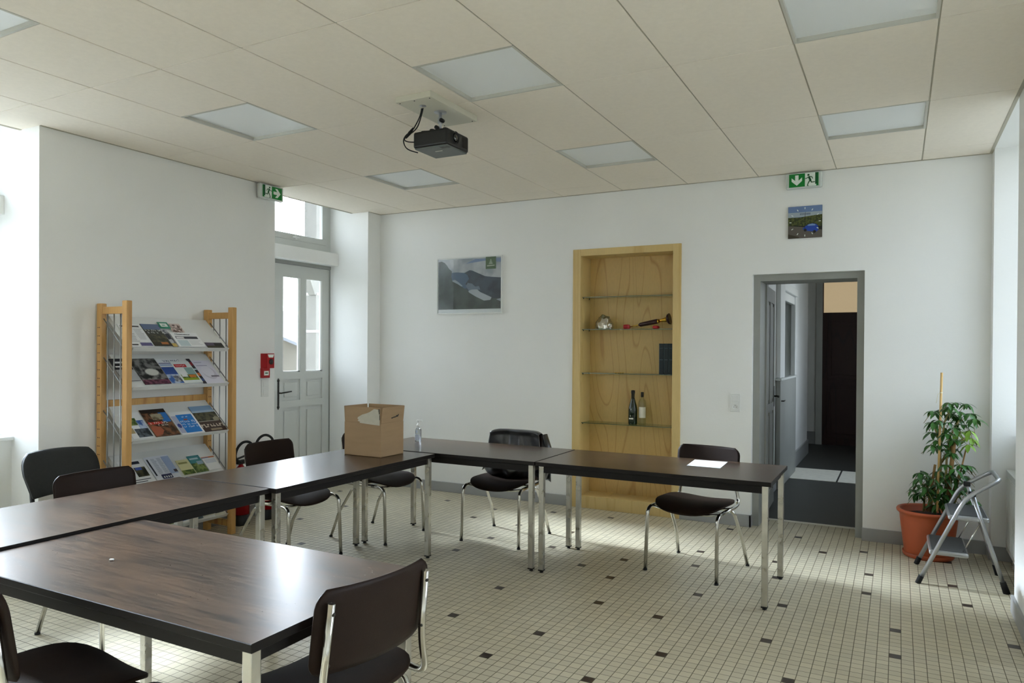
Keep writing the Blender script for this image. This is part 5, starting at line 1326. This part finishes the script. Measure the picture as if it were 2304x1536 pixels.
for n_, (a, b) in enumerate(cl_px + young):
    yv = n_ >= len(cl_px)
    c_w = wp(a, b, 6.12 + rl.uniform(-.16, .09)); sc = rl.uniform(.8, 1.1)
    sdir = Vector((rl.uniform(-1, 1), rl.uniform(-1, .4), .25)).normalized()
    pet.tube([c_w - sdir * .07 - Vector((0, 0, .05)), c_w], .0018, None, 5)
    nl = rl.choice((5, 6, 7)); ph_ = rl.uniform(0, 6.28)
    for i in range(nl):
        ang = ph_ + i * 2 * PI / nl
        leaflet(c_w, Vector((math.cos(ang), math.sin(ang), rl.uniform(-.55, .15))), Vector((0, 0, 1)), rl.uniform(.060, .095) * sc, rl.uniform(.024, .034) * sc, 1 if yv else 0)
pet.build('leaf_stalk', M['stem'], t_)
leaf.build('foliage', None, t_)
q = MB(); a_, b_ = wp(2119, 838, 6.05), wp(2109, 1150, 6.02); q.tube([b_, a_], .008, None, 10); sk = q.build('stake', M['cane'], t_, label='tall thin cane stake tied with twine')
q = MB(); m_ = a_ + (b_ - a_) * .145; q.lathe([(.0085, -.004), (.0105, 0), (.0085, .004)], m_, None, 10); q.tube([m_, m_ + Vector((-.02, -.004, -.01)), m_ + Vector((-.026, -.004, -.05)), m_ + Vector((-.03, -.004, -.075))], .0012, None, 5); q.build('twine', M['string'], sk)
for (p0, p1, r_) in (((2147, 990), (2130, 1150), .016), ((2176, 1000), (2140, 1150), .006), ((2104, 1045), (2088, 1150), .010)):
    q = MB(); q.tube([wp(*p1, 6.13), wp(*p0, 6.11)], [r_, r_ * .85], None, 10); q.build('stake', M['moss'], t_)

# ================================================================== step ladder
t_ = thing('step_ladder', 'small silver two-step folding ladder standing before the potted plant', 'step ladder', (0, 0, 0))
ya, yb_ = 5.385, 5.865
def rail(y, yt):
    return arc_path([(.132, y, .02), (.385, yt, .578), (.55, yt + (.02 if yt < 5.6 else -.02), .686)], .07, 6)
na, nb_ = (ya + .02), (yb_ - .02)
path = rail(ya, na)[:-1] + arc_path([(.50, na + .01, .655), (.565, na + .03, .697), (.565, nb_ - .03, .697), (.50, nb_ - .01, .655)], .06, 6) + rail(yb_, nb_)[:-1][::-1]
q = MB(); q.tube(path, .0135, None, 12); q.build('front_frame', M['alu'], t_)
for y, yt in ((ya, na), (yb_, nb_)):
    q = MB(); q.tube([(.123, y, .0), (.143, y, .05)], .0165, None, 12); q.build('rubber_foot', M['blackrubber'], t_)
for y, yt in ((ya + .03, na + .02), (yb_ - .03, nb_ - .02)):
    q = MB(); q.tube([(.425, yt, .585), (.592, y, .045)], .0125, None, 12); q.build('leg', M['alu'], t_)
    q = MB(); q.tube([(.585, y, .07), (.607, y, .0)], [.017, .02], None, 12); q.build('rubber_foot', M['blackrubber'], t_)
    q = MB(); q.box((.40, yt - .014, .585), (.44, yt + .014, .615), None, bev=.004); q.build('hinge', M['blackplastic'], t_)
for (z, x0, x1, yy0, yy1) in ((.222, .185, .405, ya + .015, yb_ - .015), (.455, .29, .515, ya + .03, yb_ - .03)):
    q = MB(); q.box((x0, yy0, z - .032), (x1, yy1, z), None, bev=.012, seg=3); st_ = q.build('step', M['alu'], t_)
    q = MB(); q.box((x0 + .012, yy0 + .012, z - .004), (x1 - .012, yy1 - .012, z + .003), None, bev=.003, seg=1); q.build('tread', M['tread'], st_)
for y in (ya + .045, yb_ - .045):
    q = MB(); q.tube([(.365, y, .205), (.475, y, .435)], .004, None, 8); q.build('strut', M['chrome'], t_)
q = MB(); q.tube([(.545, ya + .03, .19), (.545, yb_ - .03, .19)], .009, None, 10); q.build('cross_bar', M['alu'], t_)

# radiator in the right bay
t_ = thing('radiator', 'white panel radiator in the right window bay beside the step ladder', 'radiator', (.72, 5.64, 0))
q = MB(); q.box((-.035, -.53, .10), (-.022, .53, .655), None, bev=.004)
for k in range(20): y = -.50 + k * .0526; q.box((-.040, y - .012, .14), (-.033, y + .012, .62), None, bev=.003, seg=1)
q.build('front_panel', M['greypaint'], t_)
q = MB(); q.box((.022, -.53, .10), (.035, .53, .655), None, bev=.004); q.build('rear_panel', M['greypaint'], t_)
q = MB(); q.box((-.04, -.535, .645), (.04, -.531, .665)); q.box((-.04, -.535, .652), (.04, .535, .668), None, bev=.003)
q.build('top_grille', M['greypaint'], t_)
for y in (-.533, .533):
    q = MB(); q.box((-.035, y - .003, .10), (.035, y + .003, .50)); q.build('side_panel', M['greypaint'], t_)
q = MB()
for y in (-.4, .4): q.box((-.01, y - .015, 0), (.01, y + .015, .12)); q.box((.03, y - .015, .3), (.055, y + .015, .33))
q.build('bracket', M['greypaint'], t_)
print('objects', len(bpy.data.objects))
